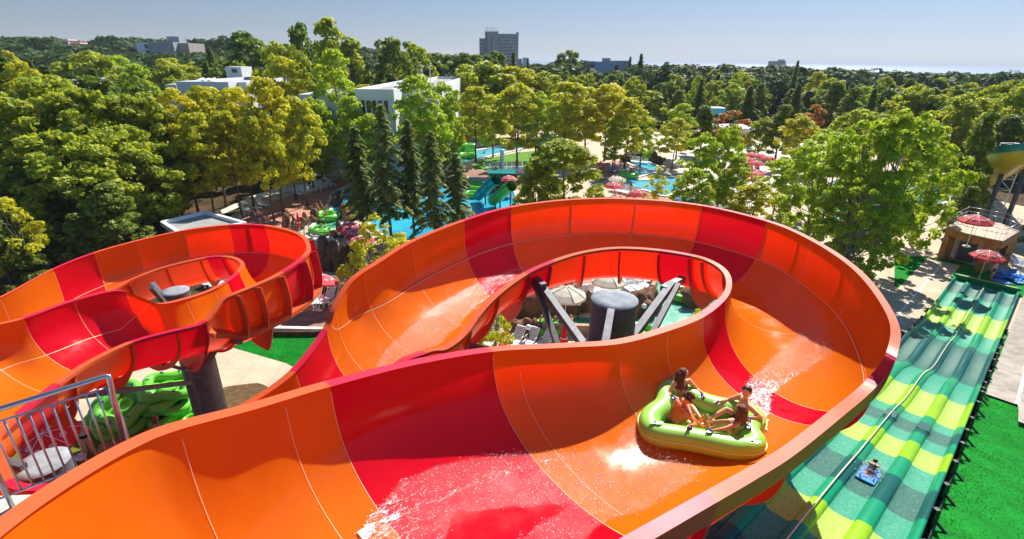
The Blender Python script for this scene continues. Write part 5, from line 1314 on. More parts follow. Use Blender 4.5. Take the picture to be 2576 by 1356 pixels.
for k,(dx,dy,dz,rx,ry,rz) in enumerate(((0,0,.02,.05,0,.2),(.12,.1,.40,-.04,.05,.9),(-.1,.15,.79,.03,-.06,.4),(.1,.25,1.18,.1,.05,1.2))):
    place(CV,(p.x+dx,p.y+dy,dz),0,.95,'%s raft of the four stacked flat beside the tall column'%(['lowest','second lowest','second highest','topmost'][k]),GC,rot=(rx,ry,rz))
cv(*zc(865,420),.95,.45,-.18,.3,'topmost raft of the tilted pile on the left, showing its blue handles'); cv(*zc(850,465),.55,.45,-.18,.9,'middle raft of the tilted pile on the left'); cv(*zc(835,510),.15,.45,-.18,1.4,'lowest raft of the tilted pile on the left')
cv(*zc(745,530),.05,.9,-.3,.2,'leftmost raft standing steeply behind the railing'); cv(*zc(1310,530),.05,.05,0,.5,'raft lying flat on the timber deck right of the pile')
def ringt():
    root=empty('swim_ring',(0,0,-400),0,'green swim ring','swim ring')
    m=MB(); m.tube([Vector((.62*math.cos(a)*1.25,.62*math.sin(a),.2)) for a in [2*PI*k/28 for k in range(28)]],.24,n=10,closed=True); m.build('tube',M['ring_green'],root)
    m=MB(); m.lathe([(.02,.1),(.5,.1)],n=16); m.build('floor',M['ring_green'],root)
    for s in (-1,1): m=MB(); m.box((0,s*.62,.44),(.16,.05,.03)); m.build('handle',M['handle_blue'],root)
    return root
RG=ringt(); GRG='green swim rings on the water'
def c7(x,y): return (650+x/3.39)*.9039,(450+y/3.39)*.9039
rings_=[(c7(880,520),1.5,'large green ring with a swimmer going down the green river chute',.1),(c7(850,655),1.0,'green ring by the rocks at the foot of the chute',.1),(c7(800,640),1.0,'green ring left of the rocks at the foot of the chute',.1),(zh(2350,440),1.2,'green double ring floating at the right inside the loop',.1),(zh(960,790),1.1,'green ring with bathers behind the struts inside the loop',.1),(zh(1960,820),1.1,'green ring just right of the thick column',.1),
 ((1582,441),1.7,'green ring carrying two people on the curved pool',.1),((1175,393),1.7,'green ring with riders at the near end of the river',.1),((1142,398),1.3,'green ring at the river end by the stacked rings',.1),((1332,362),1.3,'green ring on the river under the trees',.1),((1204,472),1.3,'green ring left of the teal tube slide',.1),((1196,462),1.2,'pale green ring behind the teal tube slide',.1),((1190,490),1.3,'green ring at the left foot of the teal tube slide',.1)]
for (x,y),s,l,z in rings_: p=at_z(x,y,.3); place(RG,(p.x,p.y,z),x,s,l,GRG)
p=at_z(1150,388,.1)
for k in range(4):
    for j in range(2): place(RG,(p.x+j*2.2,p.y+j*.5,.05+.45*k),k,1.3,'%s ring of the %s green stack by the river'%(['lowest','second','third','top'][k],['left','right'][j]),'stacked green rings by the river')
# tube slides at the blue pool
def tslide(name,pts,r,mt,label):
    P=[at_z(x,y,z) for x,y,z in pts]; P=[P[0]]+[P[0].lerp(P[1],.35)+Vector((0,0,.1))]+[P[0].lerp(P[1],.7)+Vector((0,0,-.1))]+[P[1]]
    o=P[3].copy(); o.z=0; root=empty(name,o,0,label,'tube slide')
    Q=[p-o for p in P]; m=MB(); 
    m.tube(Q,r,n=20,caps=False); m.tube([q for q in reversed(Q)],r*.93,n=20,caps=False); m.build('tube',mt,root)
    for t in (0,.33,.66,1): a=Q[0].lerp(Q[3],t)+Vector((0,0,.1 if t==.33 else (-.1 if t==.66 else 0))); d=(Q[3]-Q[0]).normalized(); m=MB(); m.tube([a-d*.07,a+d*.07],r*1.12,n=20,caps=False); m.build('flange',mt,root)
    for t in (0.05,.6): a=Q[0].lerp(Q[3],t); m=MB(); m.tube([(a.x,a.y,0),(a.x,a.y,a.z-r*.9)],.09,n=8); m.build('post',M['steel'],root)
    return root
M['teal_tube']=mat('teal_fibreglass',(.0,.25,.25),rough=.25,spec=.5); M['lime_tube']=mat('green_fibreglass',(.10,.42,.04),rough=.25,spec=.5)
tslide('tube_slide',[(1248,452,3.4),(1204,492,.75)],.62,M['teal_tube'],'teal tube slide dropping to the blue pool beside the spruces')
tslide('tube_slide',[(1287,468,3.2),(1240,504,.75)],.62,M['lime_tube'],'lime green tube slide dropping to the blue pool, right of the teal one')
p=at_z(1262,478,0); tw=empty('play_tower',(p.x,p.y,0),0,'dark play tower between the two tube slides','tower'); m=MB(); m.box((0,0,1.2),(3.2,2.4,2.4)); m.build('base_block',M['rock_dk'],tw); m=MB(); m.box((0,0,2.45),(3.6,2.8,.12)); m.build('deck',M['teal_tube'],tw)
for x_ in (-1.6,0,1.6): m=MB(); m.box((x_,1.3,2.9),(.08,.08,.9)); m.build('post',M['rail_steel'],tw)
m=MB(); m.box((0,1.3,3.35),(3.4,.06,.06)); m.build('rail',M['rail_steel'],tw)
p=at_z(1263,466,0); m=MB(); m.lathe([(.28,0),(.28,4.6),(.34,4.65),(.34,4.8),(.001,4.85)],n=14); o=m.build('pale_post',mat('pale_blue_paint',(.55,.68,.70),rough=.5)); o.location=(p.x,p.y,0); tag(o,'pale blue post rising behind the tube slides','post')
# ================================================================ buildings
M['wall_white']=mat('white_render',(.74,.75,.78),rough=.8,noise_amt=.05,noise_scale=1.5); M['wall_grey']=mat('grey_concrete_wall',(.34,.35,.38),rough=.85,noise_amt=.12,noise_scale=.4)
M['roof']=mat('flat_roof_felt',(.30,.29,.28),rough=.9,noise_amt=.2,noise_scale=.8); M['glass']=mat('window_glass',(.03,.045,.06),rough=.12,spec=.7); M['wall_blue']=mat('pale_blue_wall',(.32,.42,.60),rough=.8,noise_amt=.1,noise_scale=.5); M['wall_tan']=mat('tan_concrete',(.40,.34,.30),rough=.85,noise_amt=.12,noise_scale=.5)
def fb(x0,x1,y,ztop,root,name,mt,depth,z0=0,para=.5,roof=True,yy=None):
    """box block: front face at distance y between screen columns; returns world x range"""
    o=root.location; a=at_y(x0,200,y).x; b=at_y(x1,200,y).x
    m=MB(); m.box(((a+b)/2-o.x,y+depth/2-o.y,(z0+ztop)/2),(b-a,depth,ztop-z0)); m.build(name,mt,root)
    if roof:
        m=MB(); m.box(((a+b)/2-o.x,y+depth/2-o.y,ztop+.02),(b-a-.8,depth-.8,.06)); m.build('roof',M['roof'],root)
        if para:
            for (cx,cy,sx,sy) in (((a+b)/2,y+.15,b-a,.3),((a+b)/2,y+depth-.15,b-a,.3),(a+.15,y+depth/2,.3,depth-.6),(b-.15,y+depth/2,.3,depth-.6)):
                m=MB(); m.box((cx-o.x,cy-o.y,ztop+para/2),(sx,sy,para)); m.build('parapet',mt,root)
    return a,b
def zat(px,py,y): return at_y(px,py,y).z
def win(root,a,b,y,z0,z1,mt=None,name='window',dep=.12):
    o=root.location; m=MB(); m.box(((a+b)/2-o.x,y-.0-o.y,(z0+z1)/2),(b-a,dep,z1-z0)); return m.build(name,mt or M['glass'],root)
# white flat-roofed building on the left
y=76; zr_=zat(500,215,y); b1=empty('building',(at_y(500,200,y).x,y,0),0,'white flat roofed building with a white cube tower, behind the yellow grove','building')
fb(440,572,y,zr_,b1,'wall',M['wall_white'],26); fb(573,618,y+2.5,zr_-.1,b1,'side_wing',M['wall_white'],10); fb(412,439,y+4,zr_-.6,b1,'side_wing',M['wall_white'],9)
fb(572,611,y+20,zat(590,168,y+20),b1,'cube_tower',M['wall_white'],4,z0=zr_-1,para=0,roof=False)
a=at_y(583,178,y+19.96); win(b1,a.x,a.x+.9,y+19.98,a.z-.3,a.z+.3)
a=at_y(528,230,y); c=at_y(545,230,y); win(b1,a.x,c.x,y,zat(530,250,y),zat(530,222,y)); a=at_y(548,230,y); c=at_y(572,230,y); win(b1,a.x,c.x,y,zat(530,240,y),zat(530,224,y),M['wall_tan'],'shutter')
o=b1.location
for k,(px,py) in enumerate(((495,205),(510,206),(525,205))):
    a=at_z(px,py,zr_+.3); m=MB(); m.tube([a-o,a-o+Vector((-1.8,5,.1))],.28,n=8); m.build('roof_pipe',M['wall_white'],b1)
fb(627,640,y+6,zr_-.6,b1,'side_wing',M['wall_white'],5)
# big flat roof in the centre
y=70; zr_=zat(990,235,y); b2=empty('building',(at_y(990,200,y).x,y,0),0,'long white building with a big flat roof behind the tall light green trees','building')
fb(745,888,y+4,zr_-1.0,b2,'wing',M['wall_white'],14); A_,B_=fb(890,988,y,zr_,b2,'wall',M['wall_white'],36); fb(990,1098,y+6,zr_+.15,b2,'hall',M['wall_white'],42)
for k in range(5):
    xa=A_+.6+(B_-A_-1.2)*k/5; win(b2,xa,xa+(B_-A_-1.2)/5-.25,y,zr_-2.6,zr_-.9)
xa=at_y(1098,235,y+6).x; o=b2.location
for k in range(7): m=MB(); m.box((xa-o.x,y+8.5+k*3.6-o.y,zr_-1.9),(.12,2.6,2.2)); m.build('window',M['glass'],b2)
for k,(x_,y_) in enumerate(((1062,85),(1082,92))):
    m=MB(); q=at_y(x_,190,y_); m.tube([Vector((q.x,y_,zr_))-o,Vector((q.x,y_,zr_+3.2))-o],.08,n=6); m.box(Vector((q.x,y_,zr_+3.2))-o,(.9,.1,.1)); m.build('roof_mast',M['plastic'],b2)
rr=random.Random(8)
for k in range(8):
    m=MB(); q=at_y(rr.uniform(1000,1085),200,y+rr.uniform(12,30)); m.box(Vector((q.x,q.y,zr_+.45))-o,(rr.uniform(.5,1.4),.8,.6)); m.build('roof_vent',M['wall_white'],b2)
# hotel tower
y=560; root=empty('hotel_tower',(at_y(1255,100,y).x,y,0),0,'tall grey hotel tower on the skyline with rows of windows and roof masts','building')
D_=22; ztl=zat(1215,96,y); ztc=zat(1235,79,y); ztr=zat(1280,88,y)
def tb(x0,x1,zt_,yy,name,mt,dep=D_): return fb(x0,x1,yy,zt_,root,name,mt,dep,para=0,roof=False,z0=-5)
L0=tb(1207,1221,ztl,y+3,'left_wing',M['wall_grey']); C0_=tb(1221,1254,ztc,y,'stair_core',M['wall_grey'],D_+3); R0=tb(1254,1297,ztr,y+2,'main_wing',M['wall_grey']); E0=tb(1297,1303,ztr+2.6,y+.5,'end_wall',M['wall_grey'],D_+3)
M['tower_band']=mat('tower_spandrel',(.42,.46,.50),rough=.8)
fl=3.05
for f in range(12):
    z=ztr-2.6-f*fl
    if z<8: break
    win(root,R0[0]+.5,R0[1]-.3,y+1.93,z-1.55,z-.55,M['tower_band'],'balcony_band',.4)
    for k in range(7):
        w_=(R0[1]-R0[0]-1.5)/7; xa=R0[0]+.8+w_*k
        if rr.random()<.85: win(root,xa,xa+w_*.62,y+1.98,z-.5,z+1.0)
for f in range(8):
    z=ztl-2.4-f*fl
    if z<8: break
    for k in range(3): w_=(L0[1]-L0[0]-1)/3; xa=L0[0]+.5+w_*k; win(root,xa,xa+w_*.6,y+2.98,z-.5,z+1.0)
xm=C0_[0]+(C0_[1]-C0_[0])*.45; win(root,xm,xm+1.0,y-.02,12,ztc-3,M['glass'],'stair_window'); win(root,C0_[0]+.4,C0_[0]+2.2,y-.02,10,ztc-1,M['dark_steel'],'recess_shade')  # last piece: flat dark strip painted as the shade of a wall recess
o=root.location
for k in range(7): m=MB(); xx=C0_[0]+.6+k*1.9; m.tube([Vector((xx,y+2,ztc))-o,Vector((xx,y+2,ztc+rr.uniform(3,5.5)))-o],.16,n=4); m.build('mast',M['dark_steel'],root)
m=MB(); m.box(Vector(((R0[0]+R0[1])/2,y+2.2,ztr+.5))-o,(R0[1]-R0[0],.5,1.0)); m.build('roof_screen',M['teal_tube'],root)
for k in range(6): m=MB(); xx=R0[0]+1.5+k*2.6; m.tube([Vector((xx,y+3,ztr))-o,Vector((xx,y+3,ztr+2.2))-o],.13,n=4); m.build('mast',M['dark_steel'],root)
fb(1303,1312,y-20,zat(1306,148,y-20),root,'annex',M['wall_tan'],15,para=0); fb(1314,1325,y-24,zat(1316,145,y-24),root,'annex',M['wall_white'],15,para=0)
# pale blue building
y=205; root=empty('building',(at_y(1520,150,y).x,y,0),0,'pale blue and grey building beyond the trees right of the tower','building')
z=zat(1518,158,y); fb(1495,1542,y,z,root,'front_block',M['wall_blue'],12,para=.4); fb(1476,1494.7,y+3,z+.2,root,'side_wing',M['wall_tan'],12,para=.3); fb(1542.3,1582,y+4,z+.5,root,'side_wing',M['wall_grey'],12,para=.3); fb(1515,1532,y+8,zat(1525,146,y+8),root,'roof_house',M['wall_grey'],4,z0=z,para=0,roof=False)
for k in range(4): a=at_y(1478+k*4,170,y+3).x; win(root,a,a+.35,y+2.98,z-3,z-.6)
a=at_y(1546,170,y+4).x; win(root,a,a+1.4,y+3.98,z-2.6,z-.8)
# grey building top left
y=270; root=empty('building',(at_y(430,110,y).x,y,0),0,'grey blank-walled building on the wooded hill at the upper left','building')
z=zat(430,108,y); fb(393,455,y,z,root,'blank_wall',M['wall_grey'],14,para=.4); fb(455.3,492,y+4,z-.3,root,'side_wall',M['wall_tan'],14,para=.4); fb(363,392.7,y+1,z-.2,root,'glazed_wing',M['wall_white'],12,para=.3); fb(442,472,y+6,zat(455,92,y+6),root,'roof_house',M['wall_grey'],6,z0=z,para=0,roof=False); fb(302,362.7,y+3,zat(330,119,y+3),root,'low_wing',M['wall_tan'],10,para=.3)
for k in range(5): a=at_y(365+k*5.4,120,y+1).x; win(root,a,a+.9,y+.98,z-2.6,z-.7); win(root,a,a+.9,y+.98,z-5.4,z-3.4)
for k in range(7): a=at_y(306+k*7.6,120,y+3).x; win(root,a,a+1.2,y+2.98,zat(330,119,y+3)-2.6,zat(330,119,y+3)-.8)
for (x0,x1,yt,yy,l) in ((178,199,99,330,'small white house on the upper left hillside, the higher of two'),(201,227,107,320,'small white house on the upper left hillside, the lower of two')):
    root=empty('house',(at_y(x0,110,yy).x,yy,0),0,l,'house'); z=zat(x0,yt+3,yy); a,b=fb(x0,x1,yy,z,root,'wall',M['wall_white'],7,para=0,roof=False)
    m=MB(); o=root.location; m.box(Vector(((a+b)/2,yy+3.5,z+.35))-o,(b-a+.8,7.8,.7),taper=.75); m.build('roof',mat('tile_red',(.45,.16,.08)),root)
    for k in range(3): xx=a+.8+k*(b-a-1.6)/3; win(root,xx,xx+.9,yy-.02,z-2.2,z-.8)
for (x0,x1,yt,yy,l) in ((157,190,205,105,'white parapet of a low building among the left trees'),(192,218,201,112,'second low white parapet among the left trees')):
    root=empty('building',(at_y(x0,110,yy).x,yy,0),0,l,'building'); a,b=fb(x0,x1,yy,zat(x0,yt,yy),root,'wall',M['wall_white'],6,para=.3); z=zat(x0,yt,yy)
    for k in range(3): xx=a+.3+k*(b-a-.6)/3; win(root,xx,xx+.6,yy-.02,z-2.0,z-.7)
root=empty('building',(at_y(1960,150,880).x,880,-18),0,'low grey building at the shore under the horizon','building')
m=MB(); o=Vector((root.location.x,880,-18)); a=at_y(1942,157,880); b=at_y(1978,157,880); z=zat(1960,154,880)+18; m.box((0,5,z/2),(b.x-a.x,12,z)); m.build('wall',M['wall_grey'],root); m=MB(); m.box((6,5,z+1.2),(9,6,2.5)); m.build('roof_house',M['wall_grey'],root)
for k in range(8): m=MB(); m.box((-(b.x-a.x)/2+2+k*2.8,-1.05,z-1.8),(1.4,.1,1.5)); m.build('window',M['glass'],root)
# snack bar
y=at_z(1875,366,0).y; root=empty('snack_bar',(at_y(1876,340,y).x,y,0),0,'white flat roofed snack bar among the plaza trees','building')
z=zat(1876,322,y); a,b=fb(1846,1912,y,z-.3,root,'wall',M['wall_white'],6,para=0,roof=False); m=MB(); o=root.location; m.box(Vector(((a+b)/2,y+2.6,z-.1))-o,(b-a+1.6,8,.35)); m.build('roof',M['wall_white'],root)
for k in range(4): xx=a+.5+k*(b-a-1)/4; win(root,xx,xx+.8,y-.02,.6,z-1.2)
m=MB(); m.box(Vector(((a+b)/2,y-1.2,.5))-o,(b-a+.5,.5,1.0)); m.build('counter',M['brown_pave'],root)
y=at_z(1795,300,0).y*.8; p=at_y(1795,272,y); root=empty('canopy_stall',(p.x,y,0),0,'small stall with a bright blue awning among the right hand trees','stall'); m=MB(); m.box((0,0,p.z-.6),(5.2,4,1.3),taper=.85); m.build('awning',mat('awning_blue',(.05,.42,.55),rough=.6),root)
m=MB(); m.box((0,0,p.z+.12),(4.6,3.6,.14)); m.build('roof',M['wall_white'],root)
for sx in (-1,1):
    for sy in (-1,1): m=MB(); m.tube([(sx*2.3,sy*1.7,0),(sx*2.3,sy*1.7,p.z-1.2)],.08,n=6); m.build('post',M['plastic'],root)
# hut roof behind the small ring
z=2.5; P=[at_z(x,y_,z) for x,y_ in ((409,562),(517,536),(618,565),(452,590))]; c=sum(P,Vector())/4; root=empty('service_hut',(c.x,c.y,0),0,'low hut with a dark flat roof framed in white behind the small ring','building')
Q=[p-c for p in P]; m=MB(); m.prism([(q.x*.97,q.y*.97) for q in Q],0,2.3); fixn(m.build('wall',M['wallst'],root)); m=MB(); m.prism([(q.x*.98,q.y*.98) for q in Q],2.31,2.42); fixn(m.build('roof',M['roof'],root))
for k in range(4): a,b=Q[k],Q[(k+1)%4]; m=MB(); m.bar(Vector((a.x,a.y,2.5)),Vector((b.x,b.y,2.5)),.3,.42); m.build('parapet',M['wall_white'],root)
z=3.0; P=[at_z(x,y_,z) for x,y_ in ((60,560),(205,470),(215,480),(80,590))]; c=sum(P,Vector())/4; root=empty('service_hut',(c.x,c.y,0),0,'dark roofed shed half hidden by the pines at the left','building'); Q=[p-c for p in P]; m=MB(); m.prism([(q.x*.97,q.y*.97) for q in Q],0,2.8); fixn(m.build('wall',M['wall_grey'],root)); m=MB(); m.prism([(q.x,q.y) for q in Q],2.85,3.0); fixn(m.build('roof',M['roof'],root))
# stairs by the small ring
P0=at_z(800,600,1.4); P1=at_z(800,640,0.1); root=empty('stairs',(P1.x,P1.y,0),0,'flight of grey steps with railings between the river rocks and the small ring','stairs')
for k in range(7):
    t=k/6; q=P1.lerp(P0,t)-root.location; m=MB(); m.box((q.x,q.y,.12+.2*k),(2.2,.5,.14)); m.build('step',M['plaza_pale'],root)
d=(P0-P1)
for s in (-1,1):
    a=Vector((s*1.1,0,.1)); b=Vector((d.x+s*1.1,d.y,1.4)); m=MB(); m.tube([a+Vector((0,0,.95)),b+Vector((0,0,.95)),b+Vector((0,1.6,.95))],.03,n=6); m.build('handrail',M['rail_steel'],root)
    for k in range(7): m=MB(); q=a.lerp(b,k/6); m.tube([q,q+Vector((0,0,.95))],.015,n=5); m.build('bar',M['rail_steel'],root)
# pavilion with roof terrace
def zp(x,y): return (2580+x/5.02)*.9039,(560+y/5.02)*.9039
z=3.0; P=[at_z(*zp(x,y_),z) for x,y_ in ((300,340),(540,215),(860,280),(1040,310),(1290,420),(1065,555),(950,535),(520,440))]; c=sum(P,Vector())/8; root=empty('pavilion',(c.x,c.y,0),0,'open pavilion with a sandstone roof terrace behind the racer slide','pavilion'); Q=[p-c for p in P]
M['sand_deck']=mat('sand_deck',(.55,.40,.28),rough=.85,noise_amt=.15); M['orange_stone']=mat('orange_stone',(.38,.17,.05),rough=.9,noise_amt=.3,noise_scale=2)
m=MB(); m.prism([(q.x,q.y) for q in Q],2.9,3.0); fixn(m.build('roof_deck',M['sand_deck'],root)); m=MB(); m.prism([(q.x*1.02,q.y*1.02) for q in Q],2.3,2.895); fixn(m.build('fascia',M['orange_stone'],root))
for q in Q[::2]: m=MB(); m.box((q.x*.85,q.y*.85,1.15),(.6,.6,2.3)); m.build('pillar',M['orange_stone'],root)
m=MB(); m.prism([(q.x*.5,q.y*.5+1.0) for q in Q],.06,2.29); fixn(m.build('interior_shade',M['dark_steel'],root))  # dark block put in for the shaded interior under the roof deck
for i in range(len(Q)):
    a=Q[i-1]*.98; b=Q[i]*.98; 
    for zz in (3.55,3.95): m=MB(); m.tube([Vector((a.x,a.y,zz)),Vector((b.x,b.y,zz))],.025,n=5); m.build('handrail',M['rail_steel'],root)
    n=max(2,int((b-a).length/.55))
    for k in range(n): q=a.lerp(b,k/n); m=MB(); m.tube([Vector((q.x,q.y,3.0)),Vector((q.x,q.y,3.95))],.016,n=4); m.build('bar',M['rail_steel'],root)
def fence(pts,label,z=0.05,h=1.0,sp=.9):
    P=[at_z(x,y_,z) for x,y_ in pts]; o=P[0].copy(); root=empty('fence',o,0,label,'fence')
    for a,b in zip(P[:-1],P[1:]):
        a=a-o;b=b-o; n=max(1,int((b-a).length/sp))
        for zz in (h,h*.62,h*.3): m=MB(); m.tube([a+Vector((0,0,zz)),b+Vector((0,0,zz))],.022,n=5); m.build('rail',M['rail_steel'],root)
        for k in range(n+1): q=a.lerp(b,k/n); m=MB(); m.tube([q,q+Vector((0,0,h))],.025,n=5); m.build('post',M['rail_steel'],root)
fence([zp(330,860),zp(500,740),zp(700,790),zp(1000,880),zp(1356,980)],'steel rail fence curving behind the top of the racer slide')
fence([c7(540,690),c7(720,700),c7(900,820)],'steel fence along the rocks beside the steps')
fence([(610,858),(640,848)],'short steel pool ladder rail on the terrace edge',h=.9,sp=.5)
# blue mats
GM='blue foam mats heaped by the racer slide end'
mt=empty('foam_mat',(0,0,-400),0,'blue foam mat','mat'); m=MB(); m.prism([(-.5,-.25),(.4,-.25),(.5,-.1),(.5,.1),(.4,.25),(-.5,.25)],0,.05); fixn(m.build('foam_sheet',M['mat_blue'],mt)); m=MB(); m.tube([(.3,-.12,.05),(.3,-.12,.1),(.3,.12,.1),(.3,.12,.05)],.015,n=5); m.build('grip',M['handle_blue'],mt)
rr=random.Random(21)
for k in range(16):
    x_,y_=zp(1010+rr.random()*300,1000+rr.random()*130); p=at_z(x_,y_,.2); place(mt,(p.x,p.y,.08+.06*(k%5)),0,1.15,'blue foam mat lying in the heap beside the racer slide end',GM,rot=(rr.uniform(-.35,.35),rr.uniform(-.3,.3),rr.random()*6))
# yellow and teal funnel slide at the right edge
def c6(x,y): return (2450+x/2.885)*.9039,(380+y/2.885)*.9039
Z=[(690,370,1.2),(790,330,2.2),(900,260,4.5),(1000,190,6.5),(1100,120,7.8),(1300,60,8.8)]
P=[at_z(*c6(x,y_),z) for x,y_,z in Z]; o=P[0].copy(); o.z=0; root=empty('flume_slide',o,0,'yellow and teal half pipe slide coming down at the right edge','water slide'); Q=[p-o for p in P]; Q=[catmull(Q,t/4) for t in range(21)]
def hp(name,mt,r,a0,a1,off=0.0):
    m=MB(); vs=[];n=14
    for i,q in enumerate(Q):
        d=(Q[min(i+1,20)]-Q[max(i-1,0)]).normalized(); s=Vector((d.y,-d.x,0)).normalized(); u=s.cross(d)
        for k in range(n+1): a=a0+(a1-a0)*k/n; vs.append(q+s*math.cos(a)*r+u*math.sin(a)*r+Vector((0,0,r*.2)))
    m.add(vs,[(i*(n+1)+k,(i+1)*(n+1)+k,(i+1)*(n+1)+k+1,i*(n+1)+k+1) for i in range(20) for k in range(n)],True); return m.build(name,mt,root)
M['flume_yellow']=mat('flume_yellow',(.62,.48,.02),rough=.3); hp('trough',M['flume_yellow'],1.9,PI*.98,PI*2.02); hp('outer_shell',M['flume_yellow'],2.0,PI*1.04,PI*1.9); hp('edge_band',M['teal_tube'],2.02,PI*.98,PI*1.04); hp('edge_band',M['teal_tube'],2.02,PI*1.9,PI*2.02)
for k in (6,13,19): q=Q[k]; m=MB(); m.tube([(q.x,q.y,0),(q.x,q.y,q.z-1.6)],.22,n=8); m.build('post',M['steel'],root)
p=at_z(*c6(1030,180),6.0); root=empty('lattice_mast',(p.x,p.y,0),0,'white lattice frame over the yellow and teal slide','mast'); t_=zat(*c6(1030,60),p.y)
for sx in (-1,1):
    for sy in (-1,1): m=MB(); m.tube([(sx*.8,sy*.8,0),(sx*.8,sy*.8,t_)],.06,n=5); m.build('post',M['plastic'],root)
for k in range(6):
    z0=t_-1.3*k; m=MB(); m.tube([(-.8,-.8,z0),(.8,-.8,z0),(.8,.8,z0),(-.8,.8,z0)],.04,n=4,closed=True); m.tube([(-.8,-.8,z0),(.8,-.8,z0-1.3)],.035,n=4); m.build('brace',M['plastic'],root)
# ================================================================ people about the park
def stand(label,sk=0,top=None,bottom='navy',hair='hair_dark',hl=0,Ht=1.7,hands=None,arm=.0):
    h=Ht*.49
    return person(label,Ht=Ht,pelvis=(0,0,h+.03),face=(0,-1),hands=hands,sk=sk,top=top,bottom=bottom,hair=hair,hairlen=hl,kid=False,vox=.028,topstyle='full' if top and arm else 'band')
def sit(label,sk=0,top=None,bottom='navy',hair='hair_dark',hl=0,Ht=1.6,lie=False):
    return person(label,Ht=Ht,pelvis=(0,0,.12),face=(-1,0),lean=-.75 if lie else -.15,hands=[(-.25,.3,.15),(-.25,-.3,.15)],feet=[(-.85,.12,.08),(-.85,-.12,.08)],knee=(0,0,1),sk=sk,top=top,bottom=bottom,hair=hair,hairlen=hl,kid=False,vox=.028)
PS=[stand('person',0),stand('person',3,'teal','teal','hair_brown',.2),stand('person',1,'white','navy',arm=1)]
PT=[sit('person',0),sit('person',1,'red','red','hair_brown',.2),sit('person',3,bottom='black',lie=True)]
used=[0]*6
def man(i,x,y,label,z=.05,rz=0,s=1.0,group=None):
    p=at_z(x,y,z); return place((PS+PT)[i],(p.x,p.y,z),rz,s,label,group)
man(3,*zt(840,560),'child sitting on the lounger under the red umbrella',z=.5,rz=.9,s=.8)
man(4,*zt(650,590),'person in blue lying on the leftmost terrace lounger',z=.5,rz=.9,s=.9)
man(0,2492,702,'bare-chested person standing at the end wall of the racer slide',rz=.4)
man(2,*zc(615,760),'person seated bent over in the shade behind the railing',z=.05,rz=.6)
man(1,*zc(1120,720),'person whose dark head shows above the near rim at the lower left',z=.05,rz=2)
man(0,*c7(255,585),'person in dark clothes standing among the grove trunks',rz=.3); man(3,*c7(330,580),'person in white crouching beside the closed red umbrella in the grove',rz=2)
man(3,*c7(878,535),'swimmer seated in the large ring on the green river',z=.4,rz=1.3); man(4,*c7(880,480),'second swimmer behind in the large ring on the green river',z=.4,rz=1.3)
man(3,*c7(870,640),'bather in the green ring beside the pointed rocks',z=.3,rz=0,s=.9); man(5,*c7(805,645),'bather in the left green ring by the chute foot',z=.3,rz=1,s=.9)
man(3,*zh(905,760),'bather with dark hair in the green water left of the strut inside the loop',z=.1,rz=1.5,s=.9); man(4,*zh(1045,770),'bather in a dark swimsuit in the green water between the struts',z=.1,rz=1.2,s=.9); man(3,*zh(1210,760),'bather behind the big strut inside the loop',z=.1,rz=2.2,s=.9)
man(5,*zh(2340,430),'swimmer lying in the green double ring inside the loop',z=.35,rz=.2)
man(3,1578,443,'left rider of the green ring on the curved pool',z=.4,rz=.2,s=1.1); man(4,1588,439,'right rider of the green ring on the curved pool',z=.4,rz=3,s=1.1)
man(3,1170,392,'left rider of the green ring at the river end',z=.4,rz=.2,s=1.1); man(4,1180,392,'right rider of the green ring at the river end',z=.4,rz=3,s=1.1); man(3,1219,386,'swimmer alone in the river by the tree trunk',z=.0,rz=.5)
man(0,1239,444,'left one of two people standing on the bridge behind the teal tube',z=.3,rz=.3); man(0,1249,446,'right one of two people standing on the bridge behind the teal tube',z=.3,rz=-.4)
rr=random.Random(31)
spots=[(1860,440),(1875,470),(1895,455),(1830,455),(1812,515),(1790,500),(1910,420),(1885,420),(1840,400),(1760,470),(1655,378),(1690,370),(1720,440),(1610,395),(1560,425),(1545,490),(1585,490),(1600,400),(1540,430),(1570,478),(1870,480),(1900,475),(1850,490),(1480,385),(1245,365),(1225,362),(1260,425),(1300,424),(1245,440),(2450,630),(2470,650),(2500,650),(2430,640),(2440,445),(2405,448),(780,470),(820,470),(640,525),(1570,690),(1430,690)]
for k,(x_,y_) in enumerate(spots):
    i=rr.choice([0,1,2,3,4,5]); where=('on the plaza near the snack bar' if x_>1740 and x_<2000 else 'by the curved pool' if 1500<x_<1740 and y_<600 else 'near the pavilion' if x_>2400 else 'near the lawn and river' if 1200<x_<1500 else 'on the paving')
    what=['standing bather in dark shorts','standing bather in mint swimwear','standing person in a white top','seated bather in dark shorts','seated bather in red swimwear','reclining bather'][i]
    man(i,x_,y_,what+' '+where,z=.05 if i<3 else .45,rz=rr.random()*6,group='visitors, '+what+' '+where)
